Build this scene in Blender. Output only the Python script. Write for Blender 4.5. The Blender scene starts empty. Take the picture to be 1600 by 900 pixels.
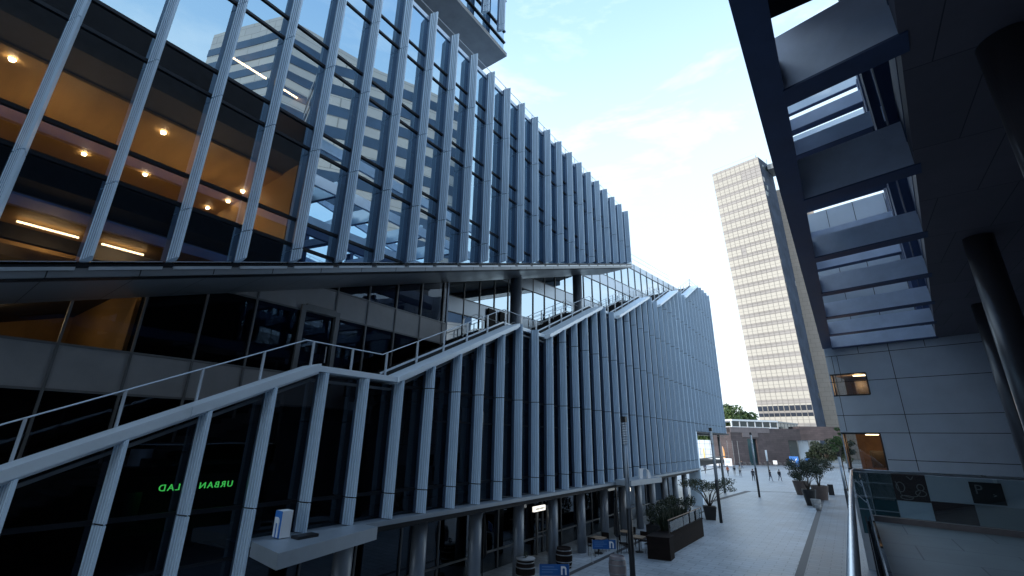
import bpy, bmesh, math, random
from mathutils import Vector, Matrix, noise
random.seed(7)
R = math.radians
sc = bpy.context.scene
col = sc.collection

# ---------------------------------------------------------------- camera
cam_d = bpy.data.cameras.new('camera'); cam = bpy.data.objects.new('camera', cam_d); col.objects.link(cam)
cam_d.sensor_width = 36; cam_d.lens = 701/1600*36; cam_d.clip_start = .05; cam_d.clip_end = 4000
yaw, pit, rol = R(-35.75), R(18.4), R(1.03)
fw = Vector((math.sin(yaw)*math.cos(pit), math.cos(yaw)*math.cos(pit), math.sin(pit)))
rt = Vector((math.cos(yaw), -math.sin(yaw), 0)); up = rt.cross(fw)
rt2 = rt*math.cos(rol)+up*math.sin(rol); up2 = -rt*math.sin(rol)+up*math.cos(rol)
cam.matrix_world = Matrix(((rt2.x, up2.x, -fw.x, 0), (rt2.y, up2.y, -fw.y, 0), (rt2.z, up2.z, -fw.z, 5.8), (0, 0, 0, 1)))
sc.camera = cam

# ---------------------------------------------------------------- world, sun, exposure
SUN_AZ, SUN_EL = 212, 9
w = bpy.data.worlds.new('World'); sc.world = w; w.use_nodes = True
nt = w.node_tree; nt.nodes.clear()
def wn(t, **k):
    n = nt.nodes.new(t)
    for a, b in k.items(): setattr(n, a, b)
    return n
sky = wn('ShaderNodeTexSky', sky_type='NISHITA', sun_disc=False, sun_elevation=R(SUN_EL), sun_rotation=R(SUN_AZ),
         air_density=1.0, dust_density=.6, ozone_density=2.2)
tc = wn('ShaderNodeTexCoord')
mp = wn('ShaderNodeMapping'); mp.inputs['Scale'].default_value = (1.3, 1.3, 4.2)
nz = wn('ShaderNodeTexNoise'); nz.inputs['Scale'].default_value = 2.1; nz.inputs['Detail'].default_value = 9; nz.inputs['Roughness'].default_value = .62; nz.inputs['Distortion'].default_value = .4
cr = wn('ShaderNodeValToRGB'); cr.color_ramp.elements[0].position = .48; cr.color_ramp.elements[1].position = .68
sp = wn('ShaderNodeSeparateXYZ')
hz = wn('ShaderNodeMapRange'); hz.inputs['From Min'].default_value = -.02; hz.inputs['From Max'].default_value = .75
hz.inputs['To Min'].default_value = .25; hz.inputs['To Max'].default_value = .0
mx = wn('ShaderNodeMath', operation='MULTIPLY_ADD'); mx.inputs[1].default_value = .5
zr = wn('ShaderNodeValToRGB'); zr.color_ramp.interpolation = 'EASE'
zr.color_ramp.elements[0].position = 0; zr.color_ramp.elements[0].color = (.80, .93, 1, 1)
zr.color_ramp.elements[1].position = 1; zr.color_ramp.elements[1].color = (.24, .47, .86, 1)
ze = zr.color_ramp.elements.new(.45); ze.color = (.62, .83, 1, 1)
zs = wn('ShaderNodeVectorMath', operation='SCALE'); zs.inputs['Scale'].default_value = 10.5
m2 = wn('ShaderNodeMix', data_type='RGBA'); m2.inputs['Factor'].default_value = .86
m3 = wn('ShaderNodeMix', data_type='RGBA'); m3.inputs['B'].default_value = (9.8, 10.2, 10.6, 1)
mul = wn('ShaderNodeMix', data_type='RGBA', blend_type='MULTIPLY'); mul.inputs['Factor'].default_value = 1; mul.inputs['B'].default_value = (1.02, 1.12, 1.2, 1)
bg = wn('ShaderNodeBackground'); bg.inputs['Strength'].default_value = .10
out = wn('ShaderNodeOutputWorld'); L = nt.links.new
L(tc.outputs['Generated'], mp.inputs[0]); L(mp.outputs[0], nz.inputs[0]); L(nz.outputs['Fac'], cr.inputs[0])
L(tc.outputs['Generated'], sp.inputs[0]); L(sp.outputs['Z'], hz.inputs['Value'])
L(cr.outputs[0], mx.inputs[0]); L(hz.outputs[0], mx.inputs[2]); mx.use_clamp = True
L(sky.outputs[0], mul.inputs['A'])
L(sp.outputs['Z'], zr.inputs[0]); L(zr.outputs[0], zs.inputs[0]); L(mul.outputs['Result'], m2.inputs['A']); L(zs.outputs[0], m2.inputs['B'])
L(m2.outputs['Result'], m3.inputs['A']); L(mx.outputs[0], m3.inputs['Factor']); L(m3.outputs['Result'], bg.inputs[0]); L(bg.outputs[0], out.inputs[0])
sd = bpy.data.lights.new('sun', 'SUN'); sd.energy = 2.0; sd.angle = R(4); sd.color = (1, .92, .82)
so = bpy.data.objects.new('sun', sd); col.objects.link(so)
sdir = Vector((math.sin(R(SUN_AZ))*math.cos(R(SUN_EL)), math.cos(R(SUN_AZ))*math.cos(R(SUN_EL)), math.sin(R(SUN_EL))))
so.rotation_euler = sdir.to_track_quat('Z', 'Y').to_euler(); so.location = (0, -40, 90)
vs = sc.view_settings; vs.view_transform = 'Standard'; vs.look = 'None'; vs.gamma = 1; vs.exposure = 0.7
sc.render.engine = 'CYCLES'
try:
    sc.cycles.max_bounces = 7; sc.cycles.transparent_max_bounces = 12; sc.cycles.glossy_bounces = 4; sc.cycles.diffuse_bounces = 3
    sc.cycles.use_denoising = True
except Exception: pass

# ---------------------------------------------------------------- materials
def newmat(name):
    m = bpy.data.materials.new(name); m.use_nodes = True; m.node_tree.nodes.clear(); return m
def mat(name, c, rough=.6, metal=0, noise_s=0, noise_a=0, bump=0, bscale=40, spec=.5, stretch=None, spots=0):
    m = newmat(name); t = m.node_tree; N = t.nodes.new; K = t.links.new
    b = N('ShaderNodeBsdfPrincipled'); o = N('ShaderNodeOutputMaterial'); K(b.outputs[0], o.inputs[0])
    b.inputs['Base Color'].default_value = (*c, 1); b.inputs['Roughness'].default_value = rough; b.inputs['Metallic'].default_value = metal
    b.inputs['Specular IOR Level'].default_value = spec
    if noise_a or bump:
        tcn = N('ShaderNodeTexCoord'); mpn = N('ShaderNodeMapping'); K(tcn.outputs['Object'], mpn.inputs[0])
        if stretch: mpn.inputs['Scale'].default_value = stretch
    if noise_a:
        n1 = N('ShaderNodeTexNoise'); n1.inputs['Scale'].default_value = noise_s; n1.inputs['Detail'].default_value = 8; n1.inputs['Roughness'].default_value = .65
        K(mpn.outputs[0], n1.inputs[0])
        mr = N('ShaderNodeMapRange'); mr.inputs['From Min'].default_value = .3; mr.inputs['From Max'].default_value = .7
        mr.inputs['To Min'].default_value = 1-noise_a; mr.inputs['To Max'].default_value = 1+noise_a; K(n1.outputs['Fac'], mr.inputs['Value'])
        vm = N('ShaderNodeVectorMath'); vm.operation = 'SCALE'; vm.inputs[0].default_value = c; K(mr.outputs[0], vm.inputs['Scale'])
        K(vm.outputs[0], b.inputs['Base Color'])
        mr2 = N('ShaderNodeMapRange'); mr2.inputs['To Min'].default_value = max(0, rough-.1); mr2.inputs['To Max'].default_value = min(1, rough+.12)
        K(n1.outputs['Fac'], mr2.inputs['Value']); K(mr2.outputs[0], b.inputs['Roughness'])
    if bump:
        n2 = N('ShaderNodeTexNoise'); n2.inputs['Scale'].default_value = bscale; n2.inputs['Detail'].default_value = 6; K(mpn.outputs[0], n2.inputs[0])
        bp = N('ShaderNodeBump'); bp.inputs['Strength'].default_value = bump; bp.inputs['Distance'].default_value = .02
        K(n2.outputs['Fac'], bp.inputs['Height']); K(bp.outputs[0], b.inputs['Normal'])
    return m
def emat(name, c, s):
    m = newmat(name); t = m.node_tree; e = t.nodes.new('ShaderNodeEmission'); o = t.nodes.new('ShaderNodeOutputMaterial')
    e.inputs[0].default_value = (*c, 1); e.inputs[1].default_value = s; t.links.new(e.outputs[0], o.inputs[0]); return m
def glass(name, tint, refl, base, ior=1.5, wob=.0, wscale=.35):
    """coated pane: see-through with a mirror share that grows towards grazing"""
    m = newmat(name); t = m.node_tree; N = t.nodes.new; K = t.links.new
    tr = N('ShaderNodeBsdfTransparent'); tr.inputs[0].default_value = (*tint, 1)
    gl = N('ShaderNodeBsdfGlossy'); gl.inputs['Roughness'].default_value = .0; gl.inputs['Color'].default_value = (*refl, 1)
    fr = N('ShaderNodeFresnel'); fr.inputs[0].default_value = ior
    ad = N('ShaderNodeMath'); ad.operation = 'MULTIPLY_ADD'; ad.inputs[1].default_value = 1-base; ad.inputs[2].default_value = base; ad.use_clamp = True
    K(fr.outputs[0], ad.inputs[0])
    ms = N('ShaderNodeMixShader'); o = N('ShaderNodeOutputMaterial')
    K(ad.outputs[0], ms.inputs[0]); K(tr.outputs[0], ms.inputs[1]); K(gl.outputs[0], ms.inputs[2]); K(ms.outputs[0], o.inputs[0])
    if wob:
        tcn = N('ShaderNodeTexCoord'); n2 = N('ShaderNodeTexNoise'); n2.inputs['Scale'].default_value = wscale; n2.inputs['Detail'].default_value = 1.0
        K(tcn.outputs['Object'], n2.inputs[0])
        bp = N('ShaderNodeBump'); bp.inputs['Strength'].default_value = 1; bp.inputs['Distance'].default_value = wob
        K(n2.outputs['Fac'], bp.inputs['Height']); K(bp.outputs[0], gl.inputs['Normal'])
    return m
def tiles(name, c1, c2, mortar, sx, sy, rough=.6, msize=.012, axis='XY', metal=0, var=.12, off=.5):
    m = newmat(name); t = m.node_tree; N = t.nodes.new; K = t.links.new
    b = N('ShaderNodeBsdfPrincipled'); o = N('ShaderNodeOutputMaterial'); K(b.outputs[0], o.inputs[0])
    tcn = N('ShaderNodeTexCoord'); mpn = N('ShaderNodeMapping'); K(tcn.outputs['Object'], mpn.inputs[0])
    if axis == 'XZ': mpn.inputs['Rotation'].default_value = (R(-90), 0, 0)
    br = N('ShaderNodeTexBrick'); br.offset = off; br.inputs['Scale'].default_value = 1; br.inputs['Brick Width'].default_value = sx; br.inputs['Row Height'].default_value = sy
    br.inputs['Mortar Size'].default_value = msize; br.inputs['Color1'].default_value = (*c1, 1); br.inputs['Color2'].default_value = (*c2, 1); br.inputs['Mortar'].default_value = (*mortar, 1)
    K(mpn.outputs[0], br.inputs[0])
    n1 = N('ShaderNodeTexNoise'); n1.inputs['Scale'].default_value = .35; n1.inputs['Detail'].default_value = 9; n1.inputs['Roughness'].default_value = .7; K(tcn.outputs['Object'], n1.inputs[0])
    mr = N('ShaderNodeMapRange'); mr.inputs['From Min'].default_value = .3; mr.inputs['From Max'].default_value = .7; mr.inputs['To Min'].default_value = 1-var; mr.inputs['To Max'].default_value = 1+var
    K(n1.outputs['Fac'], mr.inputs['Value'])
    vm = N('ShaderNodeVectorMath'); vm.operation = 'SCALE'; K(br.outputs['Color'], vm.inputs[0]); K(mr.outputs[0], vm.inputs['Scale']); K(vm.outputs[0], b.inputs['Base Color'])
    mr2 = N('ShaderNodeMapRange'); mr2.inputs['To Min'].default_value = max(.05, rough-.18); mr2.inputs['To Max'].default_value = min(1, rough+.18); K(n1.outputs['Fac'], mr2.inputs['Value']); K(mr2.outputs[0], b.inputs['Roughness'])
    b.inputs['Metallic'].default_value = metal
    return m
M = {}
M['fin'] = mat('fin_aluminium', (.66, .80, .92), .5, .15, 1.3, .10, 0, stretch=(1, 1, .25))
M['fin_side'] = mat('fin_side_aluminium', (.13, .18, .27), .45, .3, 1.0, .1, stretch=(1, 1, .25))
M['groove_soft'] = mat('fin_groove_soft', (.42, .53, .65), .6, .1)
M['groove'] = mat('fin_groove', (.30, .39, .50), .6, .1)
M['joint'] = mat('joint_black', (.012, .013, .015), .7)
M['coping'] = mat('coping_aluminium', (.80, .88, .94), .4, .25, .8, .06)
M['white_metal'] = mat('pale_metal', (.6, .64, .68), .4, .4, 2, .05)
M['mullion'] = mat('mullion_dark', (.025, .028, .033), .4, .4)
M['mull_light'] = mat('mullion_grey', (.22, .23, .24), .45, .3, 2, .1)
M['glass_up'] = glass('coated_glass', (.50, .48, .45), (.62, .84, 1.0), .54, 1.55, .002, .5)
M['glass_low'] = glass('dark_coated_glass', (.17, .18, .20), (.62, .72, .85), .05, 1.4, .004, .5)
M['glass_far'] = glass('recess_glass', (.25, .27, .3), (.74, .88, 1.0), .62, 1.6, .003, .4)
M['glass_near'] = glass('recess_glass_dark', (.5, .5, .5), (.7, .8, .95), .03, 1.45, .006, .6)
M['glass_clear'] = glass('rail_glass', (.74, .80, .80), (.9, .95, 1), .02, 1.35)
M['glass_far_win'] = mat('window_warm_sky', (.45, .425, .375), .5, .0, .02, .08)  # warm sky reflection put into the matte colour of the tower windows
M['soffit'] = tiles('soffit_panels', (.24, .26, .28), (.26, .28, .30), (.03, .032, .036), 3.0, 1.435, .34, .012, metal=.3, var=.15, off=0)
M['panel'] = mat('grey_panel', (.40, .41, .43), .5, .1, 1.1, .10, .1, 90)
M['panel_far'] = mat('light_panel', (.55, .63, .72), .3, .45, .6, .05)
M['amber'] = mat('amber_ceiling', (.42, .27, .11), .55, 0, .6, .25, stretch=(.3, 2, 1))
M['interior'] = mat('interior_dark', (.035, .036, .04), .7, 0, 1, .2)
M['floor_in'] = mat('interior_floor', (.16, .12, .08), .6, 0, 1, .1)
M['white_in'] = mat('interior_wall', (.45, .38, .28), .7)
M['concrete'] = mat('concrete', (.30, .31, .32), .75, 0, 1.2, .14, .25, 30)
M['column'] = mat('column_paint', (.20, .23, .27), .38, .2, 1.5, .10, .05, 60)
M['dark_col'] = mat('dark_gloss_column', (.10, .09, .095), .28, .0, spec=.6)
M['dark_paint'] = mat('dark_painted_steel', (.07, .10, .20), .5, .1, 1.5, .15, .05, 50)
M['dark_soffit'] = tiles('dark_soffit_boards', (.15, .13, .15), (.18, .155, .18), (.05, .045, .05), 1.2, 2.4, .6, .008, var=.2)
M['beam'] = mat('grey_beam', (.74, .79, .92), .55, .05, .9, .14, .08, 40)
M['fpanel'] = mat('cladding_panels', (.60, .63, .68), .42, .2, .5, .10)
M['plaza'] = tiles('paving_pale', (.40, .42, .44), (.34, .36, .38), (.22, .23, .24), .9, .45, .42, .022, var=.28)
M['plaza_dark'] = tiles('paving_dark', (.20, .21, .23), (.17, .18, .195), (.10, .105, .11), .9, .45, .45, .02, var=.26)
M['strip'] = mat('drain_strip', (.055, .052, .055), .6, 0, 3, .2)
M['ground'] = mat('ground_far', (.2, .205, .2), .85, 0, .1, .2)
M['terrace'] = tiles('terrace_slabs', (.24, .26, .265), (.20, .22, .225), (.12, .13, .135), 1.2, 1.2, .5, .01, var=.3)
M['matte'] = mat('matte_dark', (.02, .02, .024), .95, 0, 3, .2, spec=.05)
M['black'] = mat('black_paint', (.012, .012, .014), .45, .1, 3, .2)
M['pole_grey'] = mat('pole_grey', (.34, .38, .42), .4, .4, 2, .08)
M['wood_dark'] = mat('dark_wood', (.016, .011, .010), .85, 0, 2, .35, .15, 60, spec=.12, stretch=(1, .2, 3))
M['wood'] = mat('wood', (.25, .17, .11), .6, 0, 3, .25, .1, 60)
M['barrel'] = mat('grey_pink_barrel', (.20, .165, .165), .55, 0, 3, .15, .1, 50)
M['terracotta'] = mat('brown_pot', (.085, .06, .052), .65, 0, 3, .2, .1, 60)
M['pot_grey'] = mat('grey_pot', (.26, .26, .26), .7, 0, 3, .15)
M['soil'] = mat('soil', (.03, .022, .017), .9)
M['blue'] = mat('blue_banner', (.03, .17, .52), .5, 0, 2, .08)
M['white'] = mat('white_paint', (.78, .80, .82), .5, 0, 2, .03)
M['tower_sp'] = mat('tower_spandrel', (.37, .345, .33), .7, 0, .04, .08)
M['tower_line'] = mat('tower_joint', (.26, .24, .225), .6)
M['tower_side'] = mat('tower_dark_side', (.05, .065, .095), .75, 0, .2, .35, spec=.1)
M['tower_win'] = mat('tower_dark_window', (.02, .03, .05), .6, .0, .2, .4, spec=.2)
M['beige'] = tiles('beige_stone', (.34, .29, .25), (.31, .27, .235), (.2, .17, .15), 3, 1.8, .6, .05, 'XZ', var=.05)
M['brick'] = tiles('purple_brown_stone', (.095, .072, .075), (.07, .054, .057), (.045, .036, .038), 1.5, .5, .7, .02, 'XZ', var=.3)
M['stone_light'] = tiles('pale_brown_stone', (.19, .16, .16), (.16, .135, .14), (.12, .1, .1), 2.2, .9, .7, .02, 'XZ', var=.15)
M['teal_glass'] = mat('teal_window', (.03, .085, .10), .12, .3, .3, .3)
M['win_dark'] = mat('window_dark', (.04, .055, .06), .25, .1, .3, .3)
M['stripe_conc'] = tiles('striped_concrete', (.42, .39, .37), (.39, .36, .35), (.2, .19, .18), 3.2, 1.7, .6, .05, 'XZ', var=.06)
M['stripe_glass'] = mat('striped_window', (.05, .08, .13), .12, .3, .2, .3)
M['brick_red'] = tiles('red_brown_mural', (.085, .055, .055), (.11, .07, .068), (.06, .045, .045), .2, .07, .8, .012, 'XZ', var=.2)
M['mural_line'] = mat('mural_line', (.30, .27, .27), .7)
M['lamp_warm'] = emat('lamp_warm', (1, .80, .50), 45)
M['lamp_strip'] = emat('lamp_strip', (1, .74, .42), 9)
M['lamp_white'] = emat('lightbox_white', (1, .96, .85), 1.0)
M['green_reflection'] = emat('green_reflection', (.10, 1, .16), 1.5)
M['skin'] = mat('skin', (.42, .26, .19), .6)
M['cloth_dark'] = mat('dark_clothes', (.02, .022, .03), .8)
M['cloth_navy'] = mat('navy_clothes', (.03, .04, .075), .8)
M['cloth_orange'] = mat('orange_clothes', (.5, .13, .06), .8)
M['cloth_pale'] = mat('pale_clothes', (.45, .42, .38), .8)
M['hair'] = mat('dark_hair', (.02, .015, .012), .7)
M['bark'] = mat('bark', (.075, .06, .05), .85, 0, 6, .3, .3, 40)
M['flag_y'] = mat('flag_yellow', (.75, .55, .2), .7)
M['flag_o'] = mat('flag_orange', (.75, .35, .1), .7)
def leafmat(name, c):
    m = newmat(name); t = m.node_tree; N = t.nodes.new; K = t.links.new
    b = N('ShaderNodeBsdfPrincipled'); o = N('ShaderNodeOutputMaterial'); K(b.outputs[0], o.inputs[0]); b.inputs['Roughness'].default_value = .6
    g = N('ShaderNodeNewGeometry'); cr = N('ShaderNodeValToRGB')
    cr.color_ramp.elements[0].color = (c[0]*.55, c[1]*.6, c[2]*.6, 1); cr.color_ramp.elements[1].color = (c[0]*1.6, c[1]*1.45, c[2]*1.1, 1)
    K(g.outputs['Random Per Island'], cr.inputs[0]); K(cr.outputs[0], b.inputs['Base Color']); return m
M['leaf'] = leafmat('leaf_green', (.055, .10, .03)); M['leaf_dark'] = leafmat('leaf_dark', (.016, .028, .015)); M['leaf_bonsai'] = leafmat('leaf_bonsai', (.04, .055, .035))

# ---------------------------------------------------------------- mesh helpers
class MB:
    def __init__(s): s.v = []; s.f = []; s.mi = []; s.m = []
    def mid(s, m):
        if m is None: return 0
        if m not in s.m: s.m.append(m)
        return s.m.index(m)
    def face(s, pts, m=None):
        k = len(s.v); s.v += [tuple(p) for p in pts]; s.f.append(tuple(range(k, k+len(pts)))); s.mi.append(s.mid(m))
    def box(s, x0, x1, y0, y1, z0, z1, m=None):
        s.prism([(x0, y0), (x1, y0), (x1, y1), (x0, y1)], z0, z1, m)
    def prism(s, poly, z0, z1, m=None, sides=None):
        """poly in xy; z0/z1 numbers or functions of (x,y)"""
        a = sum(poly[i][0]*poly[(i+1) % len(poly)][1]-poly[(i+1) % len(poly)][0]*poly[i][1] for i in range(len(poly)))
        if a < 0: poly = poly[::-1]; sides = None if sides is None else (sides[:-1][::-1]+sides[-1:])
        f0 = z0 if callable(z0) else (lambda x, y: z0); f1 = z1 if callable(z1) else (lambda x, y: z1)
        n = len(poly); k = len(s.v)
        s.v += [(x, y, f0(x, y)) for x, y in poly]+[(x, y, f1(x, y)) for x, y in poly]
        s.f.append(tuple(range(k+n-1, k-1, -1))); s.mi.append(s.mid(m)); s.f.append(tuple(range(k+n, k+2*n))); s.mi.append(s.mid(m))
        for i in range(n):
            j = (i+1) % n; s.f.append((k+i, k+j, k+n+j, k+n+i)); s.mi.append(s.mid(sides[i] if sides else m))
    def bar(s, a, b, w, h=None, m=None, upv=(0, 0, 1)):
        a = Vector(a); b = Vector(b); d = (b-a).normalized(); u = Vector(upv)
        if abs(d.dot(u)) > .98: u = Vector((0, 1, 0))
        x = d.cross(u).normalized(); y = x.cross(d).normalized(); h = h or w; k = len(s.v)
        for p in (a, b):
            for sx, sy in ((-1, -1), (1, -1), (1, 1), (-1, 1)): s.v.append(tuple(p+x*sx*w/2+y*sy*h/2))
        for q in ((0, 1, 2, 3)[::-1], (4, 5, 6, 7), (0, 1, 5, 4), (1, 2, 6, 5), (2, 3, 7, 6), (3, 0, 4, 7)):
            s.f.append(tuple(k+i for i in q)); s.mi.append(s.mid(m))
    def tube(s, pts, r, n=8, m=None, cap=True):
        pts = [Vector(p) for p in pts]; rs = r if isinstance(r, (list, tuple)) else [r]*len(pts); k = len(s.v)
        for i, p in enumerate(pts):
            d = (pts[min(i+1, len(pts)-1)]-pts[max(i-1, 0)]).normalized(); u = Vector((0, 0, 1)) if abs(d.z) < .95 else Vector((0, 1, 0))
            x = d.cross(u).normalized(); y = x.cross(d)
            for j in range(n):
                t = 2*math.pi*j/n; s.v.append(tuple(p+x*math.cos(t)*rs[i]+y*math.sin(t)*rs[i]))
        for i in range(len(pts)-1):
            for j in range(n):
                a = k+i*n+j; b = k+i*n+(j+1) % n; s.f.append((a, b, b+n, a+n)); s.mi.append(s.mid(m))
        if cap:
            s.f.append(tuple(range(k+n-1, k-1, -1))); s.mi.append(s.mid(m)); e = k+(len(pts)-1)*n; s.f.append(tuple(range(e, e+n))); s.mi.append(s.mid(m))
    def lathe(s, prof, c=(0, 0, 0), n=20, m=None):
        k = len(s.v)
        for r_, z in prof:
            for j in range(n): t = 2*math.pi*j/n; s.v.append((c[0]+r_*math.cos(t), c[1]+r_*math.sin(t), c[2]+z))
        for i in range(len(prof)-1):
            for j in range(n): a = k+i*n+j; b = k+i*n+(j+1) % n; s.f.append((a, b, b+n, a+n)); s.mi.append(s.mid(m))
        s.f.append(tuple(range(k+n-1, k-1, -1))); s.mi.append(s.mid(m)); e = k+(len(prof)-1)*n; s.f.append(tuple(range(e, e+n))); s.mi.append(s.mid(m))
    def build(s, name, m=None, parent=None, smooth=False, label=None):
        me = bpy.data.meshes.new(name); me.from_pydata(s.v, [], s.f)
        for q in (s.m if s.m else [m]): me.materials.append(q)
        if s.m: me.polygons.foreach_set('material_index', s.mi)
        if smooth: me.polygons.foreach_set('use_smooth', [True]*len(me.polygons))
        me.update(); o = bpy.data.objects.new(name, me); col.objects.link(o)
        if parent: o.parent = parent; o.matrix_parent_inverse = Matrix.Translation(-parent.location) if parent.type == 'EMPTY' and parent.rotation_euler.z == 0 else Matrix()
        if label: o['label'] = label
        return o
def thing(name, loc, label, cat, group=None, rz=0):
    o = bpy.data.objects.new(name, None); o.empty_display_size = .2; col.objects.link(o); o.location = loc; o.rotation_euler.z = rz
    return tag(o, label, cat, group)
def tag(o, label, cat, group=None):
    o['label'] = label; o['category'] = cat
    if group: o['group'] = group
    return o
def struct(o, kind='structure'): o['kind'] = kind; return o
def copy_tree(o, parent=None):
    c = o.copy(); col.objects.link(c); c.parent = parent
    for ch in [x for x in bpy.data.objects if x.parent == o]: copy_tree(ch, c)
    return c
def text(name, body, size, m, parent, loc, rot, mirror=False, depth=.01, spacing=1, label=None):
    cu = bpy.data.curves.new(name, 'FONT'); cu.body = body; cu.size = size; cu.extrude = depth; cu.align_x = 'CENTER'; cu.align_y = 'CENTER'; cu.space_character = spacing
    to = bpy.data.objects.new('tmp', cu); col.objects.link(to); bpy.context.view_layer.update()
    me = bpy.data.meshes.new_from_object(to.evaluated_get(bpy.context.evaluated_depsgraph_get())); bpy.data.objects.remove(to)
    mt = Matrix.Translation(loc) @ rot.to_4x4()
    if mirror: mt = mt @ Matrix.Scale(-1, 4, (1, 0, 0))
    me.transform(mt); me.materials.clear(); me.materials.append(m)
    o = bpy.data.objects.new(name, me); col.objects.link(o)
    if parent: o.parent = parent; o.matrix_parent_inverse = Matrix.Translation(-parent.location)
    if label: o['label'] = label
    return o
def facing(n, upv=(0, 0, 1)):
    """rotation whose local z is n and local y is up"""
    z = Vector(n).normalized(); x = Vector(upv).cross(z).normalized(); y = z.cross(x)
    return Matrix((x, y, z)).transposed()

# ================================================================ SETTING
FX, GX = -12.4, -12.6            # fin line and glass plane of the long facade
PH = R(12.4); NV = Vector((math.sin(PH), math.cos(PH), 0)); TV = Vector((math.cos(PH), -math.sin(PH), 0))
def nt_(n, t, z=0): p = NV*n+TV*t; return (p.x, p.y, z)

g = MB(); g.face([(-1500, -300, -.02), (1500, -300, -.02), (1500, 2500, -.02), (-1500, 2500, -.02)]); struct(g.build('ground', M['ground']))
g = MB(); g.face([(-60, -30, 0), (14, -30, 0), (14, 175, 0), (-60, 175, 0)]); struct(g.build('plaza', M['plaza']))
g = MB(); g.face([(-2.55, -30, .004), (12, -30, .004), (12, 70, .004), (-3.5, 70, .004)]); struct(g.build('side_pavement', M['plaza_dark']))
g = MB(); g.face([(-2.85, 10, .008), (-2.5, 10, .008), (-3.35, 71, .008), (-3.7, 71, .008)]); g.face([(-11.4, 10, .008), (-11.15, 10, .008), (-11.15, 45, .008), (-11.4, 45, .008)])
g.face([(-12.6, 52.0, .008), (-12.1, 52.0, .008), (-10.8, 66.0, .008), (-11.5, 66.0, .008)]); g.face([(-11.5, 66.0, .0082), (-10.8, 66.0, .0082), (-3.7, 70.3, .0082), (-3.7, 70.7, .0082)])
struct(g.build('paving_strip', M['strip']))

# ================================================================ LONG OFFICE BUILDING
S = 1.435; Y0 = 1.81; YE = 63.7; UE = 34.85; TOP = 24.3
ZIG = [(-9, 3.27), (-1.65, 3.27), (7.42, 7.47), (10.35, 7.47), (17.55, 10.87), (20.4, 10.88), (27.45, 14.18), (30.35, 14.19), (37.5, 17.52), (40.4, 17.53), (47.1, 20.78), (50.1, 20.82), (56.7, 24.05), (60, 24.2), (63.9, 24.2), (70, 24.2)]
def zig(y):
    for (a, za), (b, zb) in zip(ZIG, ZIG[1:]):
        if y <= b: return za+(zb-za)*(y-a)/(b-a)
    return 24.2
def ubot(y): return 8.55+.33*y
JZ = [4.04, 7.45, 10.94, 14.32, 17.65, 21.0]
office = thing('office_building', (-14, 30, 0), 'long glass office clad in grey vertical fins with a stepped stair cut through it', 'office building')
# fin profile, counter-clockwise in plan, relative to (FX, y)
def fin_profile(y, ribs=4, groove='groove'):
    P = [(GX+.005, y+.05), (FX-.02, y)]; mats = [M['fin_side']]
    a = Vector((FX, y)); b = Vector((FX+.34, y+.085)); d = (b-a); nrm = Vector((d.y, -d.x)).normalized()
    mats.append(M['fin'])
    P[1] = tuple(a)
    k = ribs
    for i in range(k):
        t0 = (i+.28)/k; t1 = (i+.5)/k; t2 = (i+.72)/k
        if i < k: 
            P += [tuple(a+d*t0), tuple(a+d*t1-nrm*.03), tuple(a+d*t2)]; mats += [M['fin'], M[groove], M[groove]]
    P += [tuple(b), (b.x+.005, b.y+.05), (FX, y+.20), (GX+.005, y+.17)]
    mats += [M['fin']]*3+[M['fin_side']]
    # mats[i] belongs to edge i -> i+1
    mats = mats[:len(P)]
    while len(mats) < len(P): mats.append(M['fin_side'])
    return P, mats
def fin(y, zb, zt, parent, joints, lo_f=None, hi_f=None, ribs=4, dx=0, groove='groove'):
    mb = MB(); P, mats = fin_profile(y, ribs, groove); P = [(px_+dx, py_) for px_, py_ in P]
    cuts = [zb]+[z for z in joints if zb+.15 < z < zt-.15]+[zt]
    core = [(GX+.01+dx, y+.07), (FX+.0+dx, y+.04), (FX+.28+dx, y+.10), (FX+dx, y+.16), (GX+.01+dx, y+.15)]
    for i in range(len(cuts)-1):
        a = cuts[i]+(.018 if i else 0); b = cuts[i+1]-(.018 if i < len(cuts)-2 else 0)
        fa = lo_f if (lo_f and i == 0) else a; fb = hi_f if (hi_f and i == len(cuts)-2) else b
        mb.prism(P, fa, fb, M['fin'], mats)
    for z in cuts[1:-1]: mb.prism(core, z-.02, z+.02, M['joint'])
    return mb.build('fin', None, parent)
i = -5
while True:                                    # lower row
    y = Y0+S*i; i += 1
    if y > YE-.3: break
    zt = zig(y+.1)
    zb = 6.68 if y > 48.2 else 3.32 if y > 6.5 else 0
    if zt-zb < .5: continue
    up_ = .2 if (y > 15 and abs(zig(y+.3)-zig(y-.1)) < .1) else .02
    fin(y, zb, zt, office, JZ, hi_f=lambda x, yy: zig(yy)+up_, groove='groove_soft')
i = -4
while True:                                    # upper row
    y = Y0+S*i; i += 1
    if y > UE-.1: break
    fin(y, ubot(y), TOP+.02, office, JZ, lo_f=lambda x, yy: ubot(yy)-.02+(x-GX)*.06)
# glazing
def poly_yz(x, pts): return [(x, y, z) for y, z in pts]
zz = [(y, z) for y, z in ZIG if -9 <= y <= 63.9]
g = MB(); g.face(poly_yz(GX, [(-9, 0), (6.32, 0), (6.32, 3.25), (48.3, 3.25)]+[(48.3, zig(48.3))]+[(y, z) for y, z in reversed(zz) if y < 48.3]), M['glass_low'])
g.face(poly_yz(GX, [(48.3, 6.65), (63.7, 6.65), (63.7, 24.2)]+[(y, z) for y, z in reversed(zz) if 48.3 < y < 63.7]+[(48.3, zig(48.3))]), M['glass_low'])
g.build('lower_glazing', None, office)
g = MB(); g.face(poly_yz(GX, [(-9, ubot(-9)), (UE, ubot(UE)), (UE, TOP-.25), (-9, TOP-.25)])); g.build('upper_glazing', M['glass_up'], office)
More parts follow.
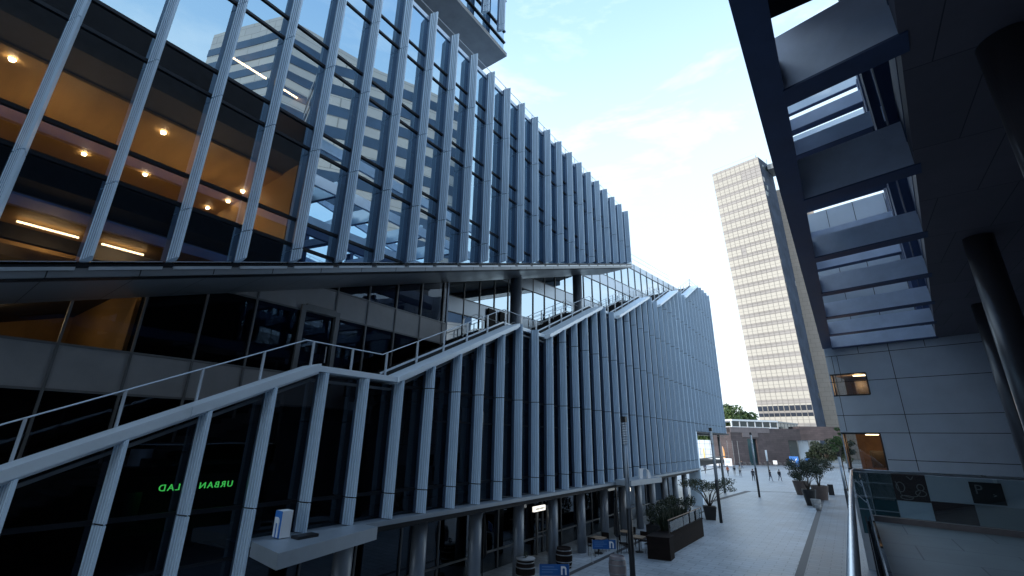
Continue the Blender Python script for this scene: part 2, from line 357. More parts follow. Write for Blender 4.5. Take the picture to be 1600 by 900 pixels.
# transoms and mullions
tb = MB()
for z in (11.15, 11.97, 14.5, 15.3, 17.85, 18.67, 21.2, 22.02):
    y1 = min(UE, (z-8.55)/.33)
    tb.box(GX-.06, GX+.05, -9, y1, z-.045, z+.045)
tb.build('transom', M['mullion'], office)
tb = MB()
for z in (4.04, 7.45, 10.94, 14.32, 17.65, 21.0):
    ys = [y for y, zz_ in ZIG]; yst = next((y/10 for y in range(-90, 640) if zig(y/10) > z+.1), None)
    tb.box(GX-.05, GX+.035, yst, 63.6, z-.05, z+.05)
    if z > 4: tb.box(GX-.05, GX+.035, yst+2, 63.6, z-1.15, z-1.09)
tb.build('transom', M['mullion'], office)
tb = MB(); i = -4
while Y0+S*i < UE:
    y = Y0+S*i+.12; tb.box(GX-.09, GX+.004, y-.03, y+.03, ubot(y)+.05, TOP-.3); i += 1
tb.build('mullion', M['mullion'], office)
# coping along the zigzag
cp = MB(); fr = MB()
for (a, za), (b, zb) in zip(ZIG[1:], ZIG[2:-1]):
    L_ = math.hypot(b-a, zb-za); n = max(1, round(L_/3.6))
    for q in range(n):
        ya = a+(b-a)*q/n+(.006 if q else 0); yb = a+(b-a)*(q+1)/n-(.006 if q < n-1 else 0)
        yb = min(yb, YE+.1)
        if yb <= ya: continue
        f = lambda x, y, k=(zb-za)/(b-a), a_=a, z_=za: z_+k*(y-a_)
        flat = abs(zb-za) < .3 or a > 56
        x1 = (GX+.16 if a > 15 else FX+.24) if flat else FX+.30
        cp.prism([(GX-.5, ya), (x1, ya), (x1, yb), (GX-.5, yb)], lambda x, y: f(x, y)+.045, lambda x, y: f(x, y)+(.27 if a < 8 and not flat else .215))
        if not flat: cp.prism([(GX-.3, ya), (FX+.22, ya), (FX+.22, yb), (GX-.3, yb)], lambda x, y: f(x, y)-.02, lambda x, y: f(x, y)+.04)
    f = lambda x, y, k=(zb-za)/(b-a), a_=a, z_=za: z_+k*(y-a_)
    fr.prism([(GX-.02, a), (GX+.10, a), (GX+.10, min(b, YE)), (GX-.02, min(b, YE))], lambda x, y: f(x, y)-.22, lambda x, y: f(x, y)-.14)
cp.build('coping', M['coping'], office); fr.build('head_frame', M['mull_light'], office)
# ledge below the lower fins, soffit over the pavement
g = MB(); g.box(-14.3, FX+.34, 6.4, 48.3, 3.16, 3.29); g.build('ledge', M['pole_grey'], office)
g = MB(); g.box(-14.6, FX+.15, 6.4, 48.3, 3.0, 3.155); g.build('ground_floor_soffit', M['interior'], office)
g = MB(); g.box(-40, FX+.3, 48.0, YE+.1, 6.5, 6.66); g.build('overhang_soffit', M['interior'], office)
g = MB(); g.box(-13.1, FX+.34, 47.9, 48.25, 0, 6.64); g.build('corner_post', M['fin'], office)
# rims of the upper volume
g = MB()
for dz, x1 in ((-.02, FX-.18), (-.17, FX-.08)):
    i = -4
    while Y0+S*i < UE:
        ya = Y0+S*i+.2; yb = min(Y0+S*(i+1)-.005, UE); i += 1
        if yb > ya: g.prism([(GX-.1, ya), (x1, ya), (x1, yb), (GX-.1, yb)], lambda x, y, d=dz: ubot(y)+d-.045, lambda x, y, d=dz: ubot(y)+d+.03)
g.build('bottom_rim', M['white_metal'], office)
g = MB(); g.prism([(GX-.3, -9), (GX+.02, -9), (GX+.02, UE), (GX-.3, UE)], lambda x, y: ubot(y)-.38, lambda x, y: ubot(y)-.01); g.build('rim_backing', M['mullion'], office)
# soffit of the upper volume: outer strip and darker inner field
def fwx(y): return -17+.14*(y-40)
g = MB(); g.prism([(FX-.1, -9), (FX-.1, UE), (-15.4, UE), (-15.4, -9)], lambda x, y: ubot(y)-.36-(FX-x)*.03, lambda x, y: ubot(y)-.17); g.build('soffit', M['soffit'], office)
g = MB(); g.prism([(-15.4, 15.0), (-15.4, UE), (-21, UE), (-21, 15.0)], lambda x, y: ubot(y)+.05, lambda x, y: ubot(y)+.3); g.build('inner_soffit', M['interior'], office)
g = MB(); g.prism([(-15.45, 15.0), (-15.40, 15.0), (-15.40, UE), (-15.45, UE)], lambda x, y: ubot(y)-.45, lambda x, y: ubot(y)+.1); g.build('soffit_edge', M['soffit'], office)
# end wall of upper volume + roof + top band
g = MB(); g.face([(GX, UE, ubot(UE)), (-40, UE, ubot(UE)), (-40, UE, TOP), (GX, UE, TOP)]); g.build('end_glazing', M['glass_far'], office)
g = MB(); g.box(-40, GX+.06, -9, UE, TOP-.25, TOP-.03); g.prism([(-13.9, 62), (-13.9, 64), (-40, 64), (-40, UE+.1), (fwx(UE), UE+.1)], 23.95, 24.28); g.build('roof', M['panel_far'], office)
g = MB(); g.box(-40, -39.5, -9, 64, 0, 24); g.box(-40, GX-.1, -9.4, -9.1, 0, 24); g.box(-40, GX, 63.5, 63.8, 6.7, 24.2); g.box(-40, -14.5, 48.0, 48.2, 0, 6.6); g.build('rear_wall', M['interior'], office)
# lower volume interior floors and back
g = MB()
for z in (3.3, 7.0, 10.4, 13.8, 17.2, 20.5):
    y_ = next((q/10 for q in range(-90, 640) if zig(q/10) > z+.7), 63)
    g.box(-15.3, GX-.35, y_+.2, 63.4, z, z+.35)
for (a, za), (b, zb) in zip(ZIG[:], ZIG[1:-2]):
    g.prism([(-15.2, a), (-15.3, a), (-15.3, b), (-15.2, b)], 3.2, lambda x, y: max(3.25, zig(y)-1.3))
g.build('inner_structure', M['interior'], office)
for k in range(5):
    y = 4.2+k*2.9; 
    if zig(y)-.5 > 4: 
        c = MB(); c.lathe([(.22, 0), (.22, zig(y)-.6-3.4)], (-13.9, y, 3.4), 16); c.build('inner_column', M['column'], office, True)
# stair and landings behind the coping, with steps
g = MB()
for (a, za), (b, zb) in zip(ZIG[1:], ZIG[2:-2]):
    dz_ = -.95 if a < 9 else 0
    if abs(zb-za) < .3: g.box(-15.15, GX-.38, a, b, za-.35+dz_, za+.02+dz_)
    else:
        n = round((zb-za)/.168)
        for q in range(n):
            ya = a+(b-a)*q/n; yb = a+(b-a)*(q+1)/n; zt = za+(zb-za)*(q+1)/n
            g.box(-15.15, GX-.38, ya, yb+.02, zt-.5+dz_, zt+dz_)
g.build('stair', M['interior'], office)
g = MB()
for (a, za), (b, zb) in zip(ZIG[3:], ZIG[4:-2]):
    g.prism([(-13.26, a), (-13.18, a), (-13.18, b), (-13.26, b)], lambda x, y: zig(y)-.1, lambda x, y: zig(y)+.36)
g.build('stair_stringer', M['joint'], office)
g = MB()
for (a, za), (b, zb) in zip(ZIG[3:], ZIG[4:-2]): g.bar((-13.16, a, za+.40), (-13.16, b, zb+.40), .05, .07)
g.build('stringer_rail', M['white_metal'], office)
# ---- near recess wall X=-15.5, y<15.9
XR = -15.5
nw = MB(); nw.box(XR-.12, XR, -9, 15.9, 6.7, 7.8, M['panel']); nw.box(XR-.12, XR, 2.3, 15.9, 10.1, 11.15, M['panel'])
nw.build('wall_panel', None, office)
g = MB()
for z0, z1 in ((3.3, 6.7), (7.8, 10.1), (11.15, 14.0)):
    ya = -9
    yb = 15.9
    pts = [(ya, z0), (yb, z0)]; 
    cut = lambda y: min(z1, ubot(y)-.2)
    ys = [yb-(yb-ya)*k/24 for k in range(25)]
    ys = [y for y in ys if cut(y) > z0+.02]
    if ys[-1] > ya: ys.append(max(ya, (z0+.2-8.55)/.33))
    g.face([(XR-.05, ys[-1], z0), (XR-.05, yb, z0)]+[(XR-.05, y, max(z0, cut(y))) for y in ys])
g.build('recess_glazing', M['glass_near'], office)
mu = MB(); y = 2.40-1.47*7
while y < 15.9:
    zt = ubot(y)-.25
    if not 8.0 < y < 9.0: mu.box(XR-.04, XR+.035, y-.028, y+.028, 3.4, zt)
    y += 1.47
mu.box(XR-.04, XR+.03, -9, 15.9, 7.77, 7.83); mu.box(XR-.04, XR+.03, -9, 15.9, 6.67, 6.73)
mu.box(XR-.04, XR+.03, 4.9, 15.9, 10.07, 10.13); mu.box(XR-.04, XR+.03, 8.0, 15.9, 11.12, 11.18)
mu.build('recess_mullion', M['mull_light'], office)
d = MB(); d.box(XR-.02, XR+.10, 8.35, 8.52, 7.5, 10.3); d.box(XR-.02, XR+.10, 9.75, 9.92, 7.5, 10.3); d.box(XR-.02, XR+.10, 8.52, 9.75, 10.1, 10.35)
df = d.build('door_frame', M['mull_light'], office)
d = MB(); d.box(XR+.11, XR+.15, 9.5, 9.53, 8.3, 8.9); d.build('handle', M['white_metal'], df)
g = MB(); g.box(-21, XR, 15.9, 16.0, 7.3, 15.2); g.build('return_wall', M['stripe_glass'], office)
g = MB()
for z in (7.0, 10.4): g.box(-24, XR-.15, -9, 15.8, z-.25, z+.2)
g.box(-24.2, -24, -9, 15.9, 3.3, 14); g.box(-24, XR-.1, 3.85, 3.95, 3.4, 12); g.prism([(-24, -9), (XR-.12, -9), (XR-.12, 15.8), (-24, 15.8)], lambda x, y: ubot(y)+.0, lambda x, y: ubot(y)+.15)
g.build('recess_room', M['interior'], office)
# amber meeting room behind the first recess bay
g = MB(); g.box(-23, XR-.16, -8.9, 3.84, 10.0, 10.1); g.box(-22.9, -22.8, -8.9, 3.84, 7.3, 10.0); g.box(-22.8, XR-.2, 3.70, 3.80, 7.3, 10.0); g.build('amber_room', M['amber'], office)
# ---- far recess wall
def fp(y, z, off=0): return (fwx(y)+off, y, z)
g = MB(); dk = MB(); i = 0; y = 15.9; first = 12.0
levels = [6.75+3.37*k for k in range(0, 6)]          # bottoms of panel bands
def band(mb, y0, y1, z0, z1, m, t=.0):
    mb.face([fp(y0, z0, t), fp(y1, z0, t), fp(y1, z1, t), fp(y0, z1, t)], m)
pb = MB(); gb = MB()
for k in range(6):
    zb = levels[k]; zt = zb+1.08 if k < 5 else 24.28
    band(pb, 15.9, 62.3, zb, zt, M['panel_far'], .03)
    if k < 5: band(gb, 15.9, 62.3, zb+1.08, levels[k+1], M['glass_far'])
pb.build('band_panel', None, office); gb.build('far_glazing', None, office)
mu = MB(); y = 17.4
while y < 61: mu.box(fwx(y)-.02, fwx(y)+.07, y-.03, y+.03, 6.8, 24.25); y += 1.41
for k in range(6):
    for z in (levels[k], levels[k]+1.08): 
        if z < 24.2: mu.bar(fp(15.9, z, .04), fp(62, z, .04), .05, .05)
mu.build('far_mullion', M['mull_light'], office)
g = MB(); g.prism([(fwx(16)-1, 16), (fwx(63)-1, 63), (fwx(63)-1.2, 63), (fwx(16)-1.2, 16)], 6.5, 23.9); g.build('inner_wall', M['interior'], office)
d = MB(); 
for y in (24.2, 25.35): d.box(fwx(y)+.02, fwx(y)+.16, y-.45, y+.35, 10.95, 14.4)
d.build('door', M['joint'], office)
for y, x in ((21.4, -15.1), (29.6, -15.1)):
    c = MB(); c.lathe([(.35, 0), (.35, ubot(y)-.3-8.0)], (x, y, 8.0), 28); c.build('column', M['column'], office, True)
# ---- railings on stair
def railing(x, pts, name, label, sp=1.435, h=1.02, zf=zig, mid=False, base=.05, rails=()):
    tr = MB()
    for a, b in zip(pts, pts[1:]): tr.tube([(x, a, zf(a)+h+base), (x, b, zf(b)+h+base)], .018, 6)
    if mid:
        for fh in (.08,):
            for a, b in zip(pts, pts[1:]): tr.bar((x, a, zf(a)+fh+.2), (x, b, zf(b)+fh+.2), .05, .06)
    r = tr.build(name, M['white_metal'], office)
    y = pts[0]
    while y <= pts[-1]+.01:
        p = MB(); p.bar((x-.028, y, zf(y)-.05), (x-.028, y, zf(y)+h+base), .016, .05, upv=(0, 1, 0)); p.bar((x+.028, y, zf(y)-.05), (x+.028, y, zf(y)+h+base), .016, .05, upv=(0, 1, 0))
        p.bar((x, y, zf(y)+.5), (x, y, zf(y)+.56), .05, .03, upv=(0, 1, 0))
        p.build('post', M['white_metal'], r); y += sp
    return r
ZY = [y for y, z in ZIG]
railing(-13.12, [.5, 7.42, 10.35, 17.55, 20.4, 27.45, 30.35, 37.5, 40.4, 47.1, 50.1, 56.7, 60], 'stair_railing', '')
railing(-14.95, [16.6, 17.55, 20.4, 27.45, 30.35, 37.5, 40.4, 47.1, 50.1], 'wall_railing', '', mid=True, sp=1.5)
def roofrail(a, b, name, sp, h=1.05):
    a = Vector(a); b = Vector(b); d = b-a; n = max(1, int(d.length/sp)); r = MB()
    for q in (h, h*.52): r.tube([a+Vector((0, 0, q)), b+Vector((0, 0, q))], .02, 6)
    ro = r.build(name, M['white_metal'], office)
    for k in range(n+1): p = MB(); c = a+d*k/n; p.bar(c, c+Vector((0, 0, h)), .035, .035); p.build('post', M['white_metal'], ro)
roofrail((-12.95, -9, TOP), (-12.95, UE-.6, TOP), 'roof_railing', S)
roofrail((fwx(34)+.1, 34, 24.3), (fwx(54)+.1, 54.5, 24.3), 'roof_railing', 1.5)
roofrail((-13.1, 50.1, zig(50.1)+.2), (-13.1, 56.7, zig(56.7)+.2), 'roof_railing', 1.1)
roofrail((-13.1, 56.7, zig(56.7)+.2), (-13.1, 63.4, 24.4), 'roof_railing', 1.6)

# ---- interior of the upper volume: slabs, amber ceilings, lamps
YP = 6.05
g = MB()
for z in (11.0, 14.35, 17.7, 21.05):
    y1 = min(UE-.1, (z-8.55)/.33-1.5)
    g.box(-26, GX-.12, -8.9, y1, z-.38, z+.28)
g.box(-26.2, -26, -8.9, UE, 8, 24); g.build('floor_slab', M['interior'], office)
g = MB(); 
for z, y1 in ((14.35, YP),): g.box(-25.8, GX-1.2, -8.8, y1, z-.46, z-.39)
g.box(-25.8, GX-.9, -8.8, 5.0, 10.50, 10.58)
g.build('ceiling', M['amber'], office)
g = MB(); g.box(-25.8, GX-.3, YP, YP+.1, 11.35, 17.2); g.box(-19, -18.85, -8.8, YP, 11.35, 13.9); g.box(-19, -18.85, -8.8, YP, 14.7, 17.2); g.build('partition', M['amber'], office)
g = MB(); g.box(-25, -13.2, 6.3, 12, 17.2, 17.3); g.build('ceiling', M['white_in'], office)
def lampbox(pts, m, name, r=.07):
    for p in pts:
        c = MB(); c.lathe([(r*1.3, 0), (r, -.05)], p, 12); c.build(name, m, office)
lampbox([(-14.2, -.12, 13.86), (-14.4, 2.9, 13.86), (-17.7, 1.9, 13.86), (-17.5, 3.4, 13.86), (-15.9, 5.76, 13.86), (-17.1, 5.8, 13.86), (-18.3, 5.6, 13.86), (-16.2, 1.33, 10.45)], M['lamp_warm'], 'downlight', .05)
for a, b in (((-15, .95, 10.4), (-15, 2.05, 10.4)), ((-15, 2.5, 10.4), (-15, 3.4, 10.4)), ((-13.9, 3.9, 17.1), (-13.9, 4.95, 17.1)), ((-13.9, 5.55, 17.1), (-13.9, 6.4, 17.1))):
    c = MB(); c.bar(a, b, .05, .04); c.build('strip_light', M['lamp_strip'], office)
def pl(loc, e, r=.3, c=(1, .70, .38)):  # added fill light without a fitting, brightens the lit rooms
    l = bpy.data.lights.new('room_fill', 'POINT'); l.energy = e; l.shadow_soft_size = r; l.color = c
    o = bpy.data.objects.new('room_fill', l); col.objects.link(o); o.location = loc; return o
for p, e in (((-15.5, 1, 12.3), 80), ((-15.5, 4.2, 12.3), 90), ((-15.5, -2, 12.5), 60), ((-15.3, 1.5, 9.9), 12), ((-18.5, 1, 8.9), 60)):
    o = pl(p, e)
# ---- tower block above the roof
blk = MB(); blk.box(-34, -12.75, -9, 16.75, 27.35, 27.6); bo = blk.build('upper_block', M['concrete'], office)
g = MB(); g.box(-33.5, -12.9, -9, 16.6, 27.6, 60); g.build('block_glazing', M['stripe_glass'] if False else M['glass_up'], bo)
g = MB(); g.box(-33.3, -13.2, -9, 16.3, 27.7, 59.8); g.build('block_core', M['interior'], bo)
g = MB()
for k in range(10):
    z = 28.4+3.33*k
    for dz in (0, .85): g.box(-33.6, -12.82, -9, 16.68, z+dz-.05, z+dz+.05)
g.build('block_transom', M['mullion'], bo)
for k in range(12):
    y = 16.75-S*(k+.9); fin(y, 28.1, 60, bo, [28.4+3.33*j for j in range(10)], dx=.0, lo_f=lambda x, yy: 28.1-(x-GX)*.35)
g = MB(); g.box(-40, GX-.2, -75, -9.5, 0, 24.2); g.build('rear_mass', M['fin_side'], office)  # unseen plain block, added to keep the low sun off the beams opposite
g = MB(); g.box(-30, -17, -9, 14.6, 24.2, 27.4); g.build('plant_room', M['interior'], office)

# ---- ground floor under the ledge
g = MB(); g.box(-14.45, -14.4, -9, 47.8, .0, 3.05); g.build('shopfront_glazing', M['glass_low'], office)
mu = MB(); y = 1.0
while y < 47.5: mu.box(-14.42, -14.34, y-.03, y+.03, 0, 3.0); y += 2.02
mu.box(-14.42, -14.34, -9, 47.8, .75, .82); mu.build('shopfront_mullion', M['mull_light'], office)
g = MB(); g.box(-19, -18.8, -9, 47.8, 0, 3.0); g.build('shop_rear_wall', M['interior'], office)
d = MB(); d.box(-14.3, -14.2, 22.4, 22.5, 0, 2.15); d.box(-14.3, -14.2, 23.45, 23.5, 0, 2.15); d.box(-14.3, -14.2, 24.5, 24.6, 0, 2.15); d.box(-14.3, -14.2, 22.4, 24.6, 2.15, 2.25); d.box(-14.28, -14.22, 22.4, 24.6, 1.0, 1.04)
d.build('door_frame', M['mull_light'], office)
k = 0; y = 9.4
while y < 47:
    c = MB(); c.lathe([(.30, 0), (.30, 3.0)], (0, 0, 0), 22)
    for q, v in enumerate(c.v): c.v[q] = (-12.72+v[0]*.75, y+v[1], v[2])
    c.build('ground_column', M['column'], office, True); y += 3.03 if y < 27 else 2.87
for y, x in ((61.5, -12.9), (61.5, -20), (55, -24), (50, -32), (63.2, -14)):
    c = MB(); c.lathe([(.14, 0), (.14, 6.5)], (x, y, 0), 12); c.build('ground_column', M['mull_light'], office, True)
# reversed glowing letters behind the glass, standing in for a mirrored sign
t = text('reflected_lettering', 'URBAN SALAD', .205, M['green_reflection'], None, (-13.35, 5.36, 4.52), facing((1, 0, 0)), True, .012, 1.28)
tag(t, 'green lit lettering reading URBAN SALAD back to front, standing in for a sign reflected in the dark ground glass', 'lettering')
# entrance canopies
def slab(name, poly, z0, z1, label):
    c = MB(); c.prism(poly, z0, z1); o = c.build(name, M['pole_grey']); return tag(o, label, 'canopy', 'entrance canopies on the long facade')
slab('entrance_canopy', [(-12.0, 6.25), (-10.42, 6.05), (-11.25, 9.35), (-12.0, 9.35)], 3.02, 3.34, 'grey slab canopy carrying a blue and white box, over the nearer entrance')
slab('entrance_canopy', [(-12.0, 27.8), (-11.0, 27.8), (-10.5, 31.9), (-12.0, 31.9)], 3.16, 3.46, 'grey slab canopy with a standing white letter n, behind the nearest lamp post')
def arch_n(h, w, d):
    """letter n block in local y (width) / z (height)"""
    m = MB(); o = []; r = w*.5
    outer = [(-w/2, 0), (-w/2, h)] + [(w/2*math.sin(a*math.pi/12)*1.0, h-(r)*(1-math.cos(a*math.pi/12))) for a in range(0, 7)] + [(w/2, 0)]
    iw = w*.22
    inner = [(iw, 0)]+[(iw*math.cos(a*math.pi/8), h*.62+iw*math.sin(a*math.pi/8)) for a in range(0, 9)]+[(-iw, 0)]
    ring = outer+inner
    bm = bmesh.new(); vs_ = [bm.verts.new((0, y, z)) for y, z in ring]; f = bm.faces.new(vs_)
    ex = bmesh.ops.extrude_face_region(bm, geom=[f]); bmesh.ops.translate(bm, vec=(d, 0, 0), verts=[v for v in ex['geom'] if isinstance(v, bmesh.types.BMVert)])
    bmesh.ops.triangulate(bm, faces=bm.faces); bmesh.ops.recalc_face_normals(bm, faces=bm.faces)
    me = bpy.data.meshes.new('letter'); bm.to_mesh(me); bm.free(); return me
def letter(name, h, w, d, m, mtx, parent=None):
    me = arch_n(h, w, d); me.transform(mtx); me.materials.append(m); o = bpy.data.objects.new(name, me); col.objects.link(o)
    if parent: o.parent = parent; o.matrix_parent_inverse = Matrix.Translation(-parent.location)
    return o
bx = thing('light_box', (-11.85, 6.95, 3.34), 'small box with white letter n on blue, standing on the nearer canopy', 'sign box')
c = MB(); c.box(-12.02, -11.72, 6.75, 7.02, 3.36, 3.96); c.build('casing', M['white'], bx)
c = MB(); c.box(-12.02, -11.72, 6.735, 6.748, 3.36, 3.96); c.build('front', M['blue'], bx)
letter('letter', .44, .2, .02, M['white'], Matrix.Translation((-11.87, 6.73, 3.38)) @ Matrix.Rotation(R(-90), 4, 'Z'), bx)
c = MB(); c.box(-11.62, -11.3, 7.0, 7.55, 3.345, 3.41)
tag(c.build('cable_tray', M['black']), 'flat black bracket lying on the nearer canopy beside the letter box', 'bracket')
nb = letter('letter_sign', .58, .95, .12, M['white'], Matrix.Translation((-11.1, 30.3, 3.46)) @ Matrix.Rotation(R(-25), 4, 'Z'))
tag(nb, 'big white letter n standing on the far canopy', 'letter sign')
for (y, lab) in ((21.95, 'lit white sign plate above the glass double door'), (34.0, 'lit white sign plate under the far canopy beside the nearest lamp post')):
    o = thing('lightbox_sign', (-13.8, y, 2.2), lab, 'lit sign', 'lit sign plates under the ledge')
    c = MB(); c.box(-13.85, -13.75, y-.55, y+.55, 2.18, 2.42); c.build('panel', M['lamp_white'], o)
    for q in range(7): c = MB(); c.box(-13.748, -13.744, y-.42+q*.13, y-.34+q*.13, 2.25, 2.34); c.build('mark', M['mull_light'], o)
    c = MB(); c.box(-13.81, -13.79, y-.4, y-.38, 2.42, 3.0); c.box(-13.81, -13.79, y+.38, y+.4, 2.42, 3.0); c.build('hanger', M['black'], o)

# ================================================================ RIGHT BUILDING: pergola over the walkway, clad wall, terrace
ZC = 10.75; NF = 29.75
rb = thing('clad_building', (3, 30, 0), 'panel clad building in shade with a dark beam frame overhead', 'building')
def FP(t, z, off=0): p = NV*(NF-off)+TV*t; return (p.x, p.y, z)
# clad wall F with window openings
wins = [(-6.8, -5.2, 8.23, 9.35), (-6.82, -5.18, 4.55, 6.29)]
tcuts = [-6.82, -5.19, -1.2, 14]
w_ = MB()
def frect(mb, t0, t1, z0, z1, off=0, m=None, th=.0):
    a = FP(t0, z0, off); b = FP(t1, z0, off); c_ = FP(t1, z1, off); d_ = FP(t0, z1, off); mb.face([a, b, c_, d_], m)
def fbox(mb, t0, t1, z0, z1, o0, o1, m=None):
    pl_ = [FP(t0, 0, o0)[:2], FP(t1, 0, o0)[:2], FP(t1, 0, o1)[:2], FP(t0, 0, o1)[:2]]; mb.prism(pl_, z0, z1, m)
for t0, t1, z0, z1 in ((-5.19, 14, 3.28, 4.5), (-6.84, -5.19, 3.2, 4.55), (-6.84, -5.19, 6.29, 8.23), (-6.84, -5.19, 9.35, 19.0), (-5.19, 14, 4.5, 19.0), (-6.84, -6.78, 4.5, 6.3), (-6.84, -6.78, 8.2, 9.4)):
    fbox(w_, t0, t1, z0, z1, 0, -.3)
w_.build('wall', M['panel_f'] if 'panel_f' in M else M['fpanel'], rb)
jm = MB()
for z in (10.36, 8.95, 7.2, 6.33, 11.9, 13.3, 14.7, 16.1, 17.5): fbox(jm, -6.84, 14, z-.014, z+.014, .004, .0)
fbox(jm, -5.1, 14, 5.05, 5.08, .004, 0)
for t in (-4.02, .9): fbox(jm, t-.014, t+.014, 4.6, 19, .005, 0)
for t, a, b in ((-6.55, 6.4, 10.36), (-6.3, 9.0, 10.36), (-5.3, 10.4, 19), (-2.6, 10.4, 19)): fbox(jm, t-.012, t+.012, a, b, .005, 0)
jm.build('panel_joint', M['joint'], rb)
fb = MB(); fbox(fb, -6.84, 14, 0, 3.3, -.02, -.3); fb.build('plinth_wall', M['panel'], rb)
for t0, t1, z0, z1 in wins:
    f = MB(); fbox(f, t0, t1, z0-.03, z0+.03, .02, -.2); fbox(f, t0, t1, z1-.03, z1+.03, .02, -.2); fbox(f, t1-.03, t1+.03, z0, z1, .02, -.2); fbox(f, t0+.1, t0+.15, z0, z1, .02, -.15)
    fo = f.build('window', M['mullion'], rb)
    q = MB(); frect(q, t0, t1, z0, z1, -.08); q.build('pane', M['glass_near'], fo)
    q = MB(); fbox(q, t0-.1, t1+.1, z0-.2, z0-.1, -.3, -3.4, M['wood']); fbox(q, t0-.1, t1+.1, z1+.1, z1+.2, -.3, -3.4, M['white_in']); fbox(q, t0-.1, t1+.1, z0-.2, z1+.2, -3.4, -3.5, M['wood']); fbox(q, t1+.1, t1+.2, z0-.2, z1+.2, -.3, -3.5, M['amber'])
    fbox(q, t0+.75, t0+1.5, z0+.05, z0+.9, -1.5, -1.6, M['interior']); q.build('room', None, rb)
    q = MB(); a = FP(t0+.9, z1-.06, -.7); q.box(a[0], a[0]+.55, a[1], a[1]+.1, a[2], a[2]+.05); q.build('strip_light', M['lamp_strip'], rb)
    pl(FP((t0+t1)/2+.2, z1-.45, -1.2), 26, .15, (1, .6, .28))
# glazed strip, mural, paint patches and parking sign low on the wall
sh = MB(); fbox(sh, -6.7, -5.13, 1.6, 4.5, .0, -.05); sho = sh.build('shop_window', M['teal_glass'], rb)
q = MB()
for z in (4.42, 3.95, 3.3, 2.7): fbox(q, -6.7, -5.13, z-.02, z+.02, .05, 0)
fbox(q, -6.1, -6.06, 1.6, 4.45, .05, 0); q.build('frame', M['pole_grey'], sho)
q = MB(); fbox(q, -5.13, -3.87, 3.25, 4.5, .01, -.02); mo = q.build('mural', M['brick_red'], rb)
q = MB()
def stroke(pts, wd=.035):
    for a, b in zip(pts, pts[1:]): q.bar(FP(a[0], a[1], .02), FP(b[0], b[1], .02), .012, wd, upv=(0, 0, 1) if abs(a[1]-b[1]) < abs(a[0]-b[0]) else tuple(TV))
for cx, cz, w2, h2 in ((-4.86, 3.85, .16, .22), (-4.12, 3.88, .13, .14), (-4.15, 3.62, .2, .13), (-4.7, 3.4, .24, .09)):
    stroke([(cx+w2*math.cos(a*math.pi/5), cz+h2*math.sin(a*math.pi/5)) for a in range(11)])
stroke([(-4.9, 3.5), (-4.6, 3.42), (-4.3, 3.48), (-4.15, 3.7)]); stroke([(-4.55, 4.35), (-4.4, 4.2), (-4.3, 4.35)]); stroke([(-5.02, 4.1), (-4.95, 3.9), (-4.9, 3.55)])
q.build('drawing', M['mural_line'], mo)
q = MB(); fbox(q, -5.10, -3.87, 2.2, 3.23, .01, -.02); q.build('painted_patch', M['panel_far'], rb)
q = MB(); fbox(q, -3.86, -2.4, 2.2, 3.33, .012, -.02); q.build('brown_patch', M['brick_red'], rb)
q = MB(); fbox(q, -2.42, 14, 2.2, 3.33, .014, -.02); q.build('grey_patch', M['panel'], rb)
ps = thing('parking_sign', FP(-1.9, 3.4, .05), 'black wall sign with pale letter P and arrow behind the glass rail', 'sign')
q = MB(); fbox(q, -2.42, -1.40, 3.4, 4.27, .08, .03); q.build('board', M['black'], ps)
text('letter', 'P', .55, M['pot_grey'], ps, FP(-2.15, 3.95, .085), facing(-NV), False, .005)
text('arrow', '>', .22, M['panel'], ps, FP(-1.68, 3.75, .085), facing(-NV), False, .005)
q = MB(); fbox(q, -1.62, -1.5, 4.28, 4.42, .25, .0); tag(q.build('wall_light', M['white']), 'small white lamp housing on the wall above the parking sign', 'wall lamp')
# pergola edge beam (parallel to the street), side strip, cross beams on several levels
def pg(mb, pts, z0, z1, m=None): mb.prism([p[:2] for p in pts], z0, z1, m)
e = MB(); pg(e, [(-.25, -8), (.10, -8), (.10, 30.0), (-.34, 30.2)], ZC, ZC+.55); e.build('edge_beam', M['dark_paint'], rb)
for z in (14.1, 17.45): 
    e = MB(); pg(e, [(-.20, -8), (.05, -8), (.05, 29.6), (-.20, 29.6)], z, z+.5); e.build('upper_edge_beam', M['dark_paint'], rb)
RX = lambda y: 1.30+(y-5.75)*.1258
sf = MB(); pg(sf, [(RX(-8), -8), (16, -8), (16, 26.6), (NV*NF+TV*10)[:2] and (NV*NF+TV*10).to_tuple()[:2], (RX(29.6), 29.4)], ZC, ZC+.5); sf.build('soffit', M['dark_soffit'], rb)
sb = MB(); pg(sb, [(RX(-8), -8), (RX(-8)+.3, -8), (RX(29.4)+.3, 29.4), (RX(29.4), 29.4)], ZC+.5, ZC+1.3); sb.build('soffit_upstand', M['dark_paint'], rb)
def cross(n0, n1, z0, z1, name='cross_beam', right=None, m='beam'):
    c = MB(); 
    def xl(n): # left end on inner face of edge beam
        t = (.08-NV.x*n)/TV.x; return t
    def xr(n):
        # right end: x = RX(y)
        t = 0
        for _ in range(6):
            y = (NV*n+TV*t).y; t = (RX(y)+.1-NV.x*n)/TV.x
        return t if right is None else t+right
    P_ = [NV*n0+TV*xl(n0), NV*n0+TV*xr(n0), NV*n1+TV*xr(n1), NV*n1+TV*xl(n1)]
    c.prism([p.to_tuple()[:2] for p in P_], z0, z1, M[m], [M[m], M[m], M[m], M[m]])
    # dark sheet over the whole underside, 3 mm proud
    c.prism([(p+(NV*(-.003 if q < 2 else .003))).to_tuple()[:2] for q, p in enumerate(P_)], z0-.03, z0+.004, M['dark_paint'])
    return c.build(name, None, rb)
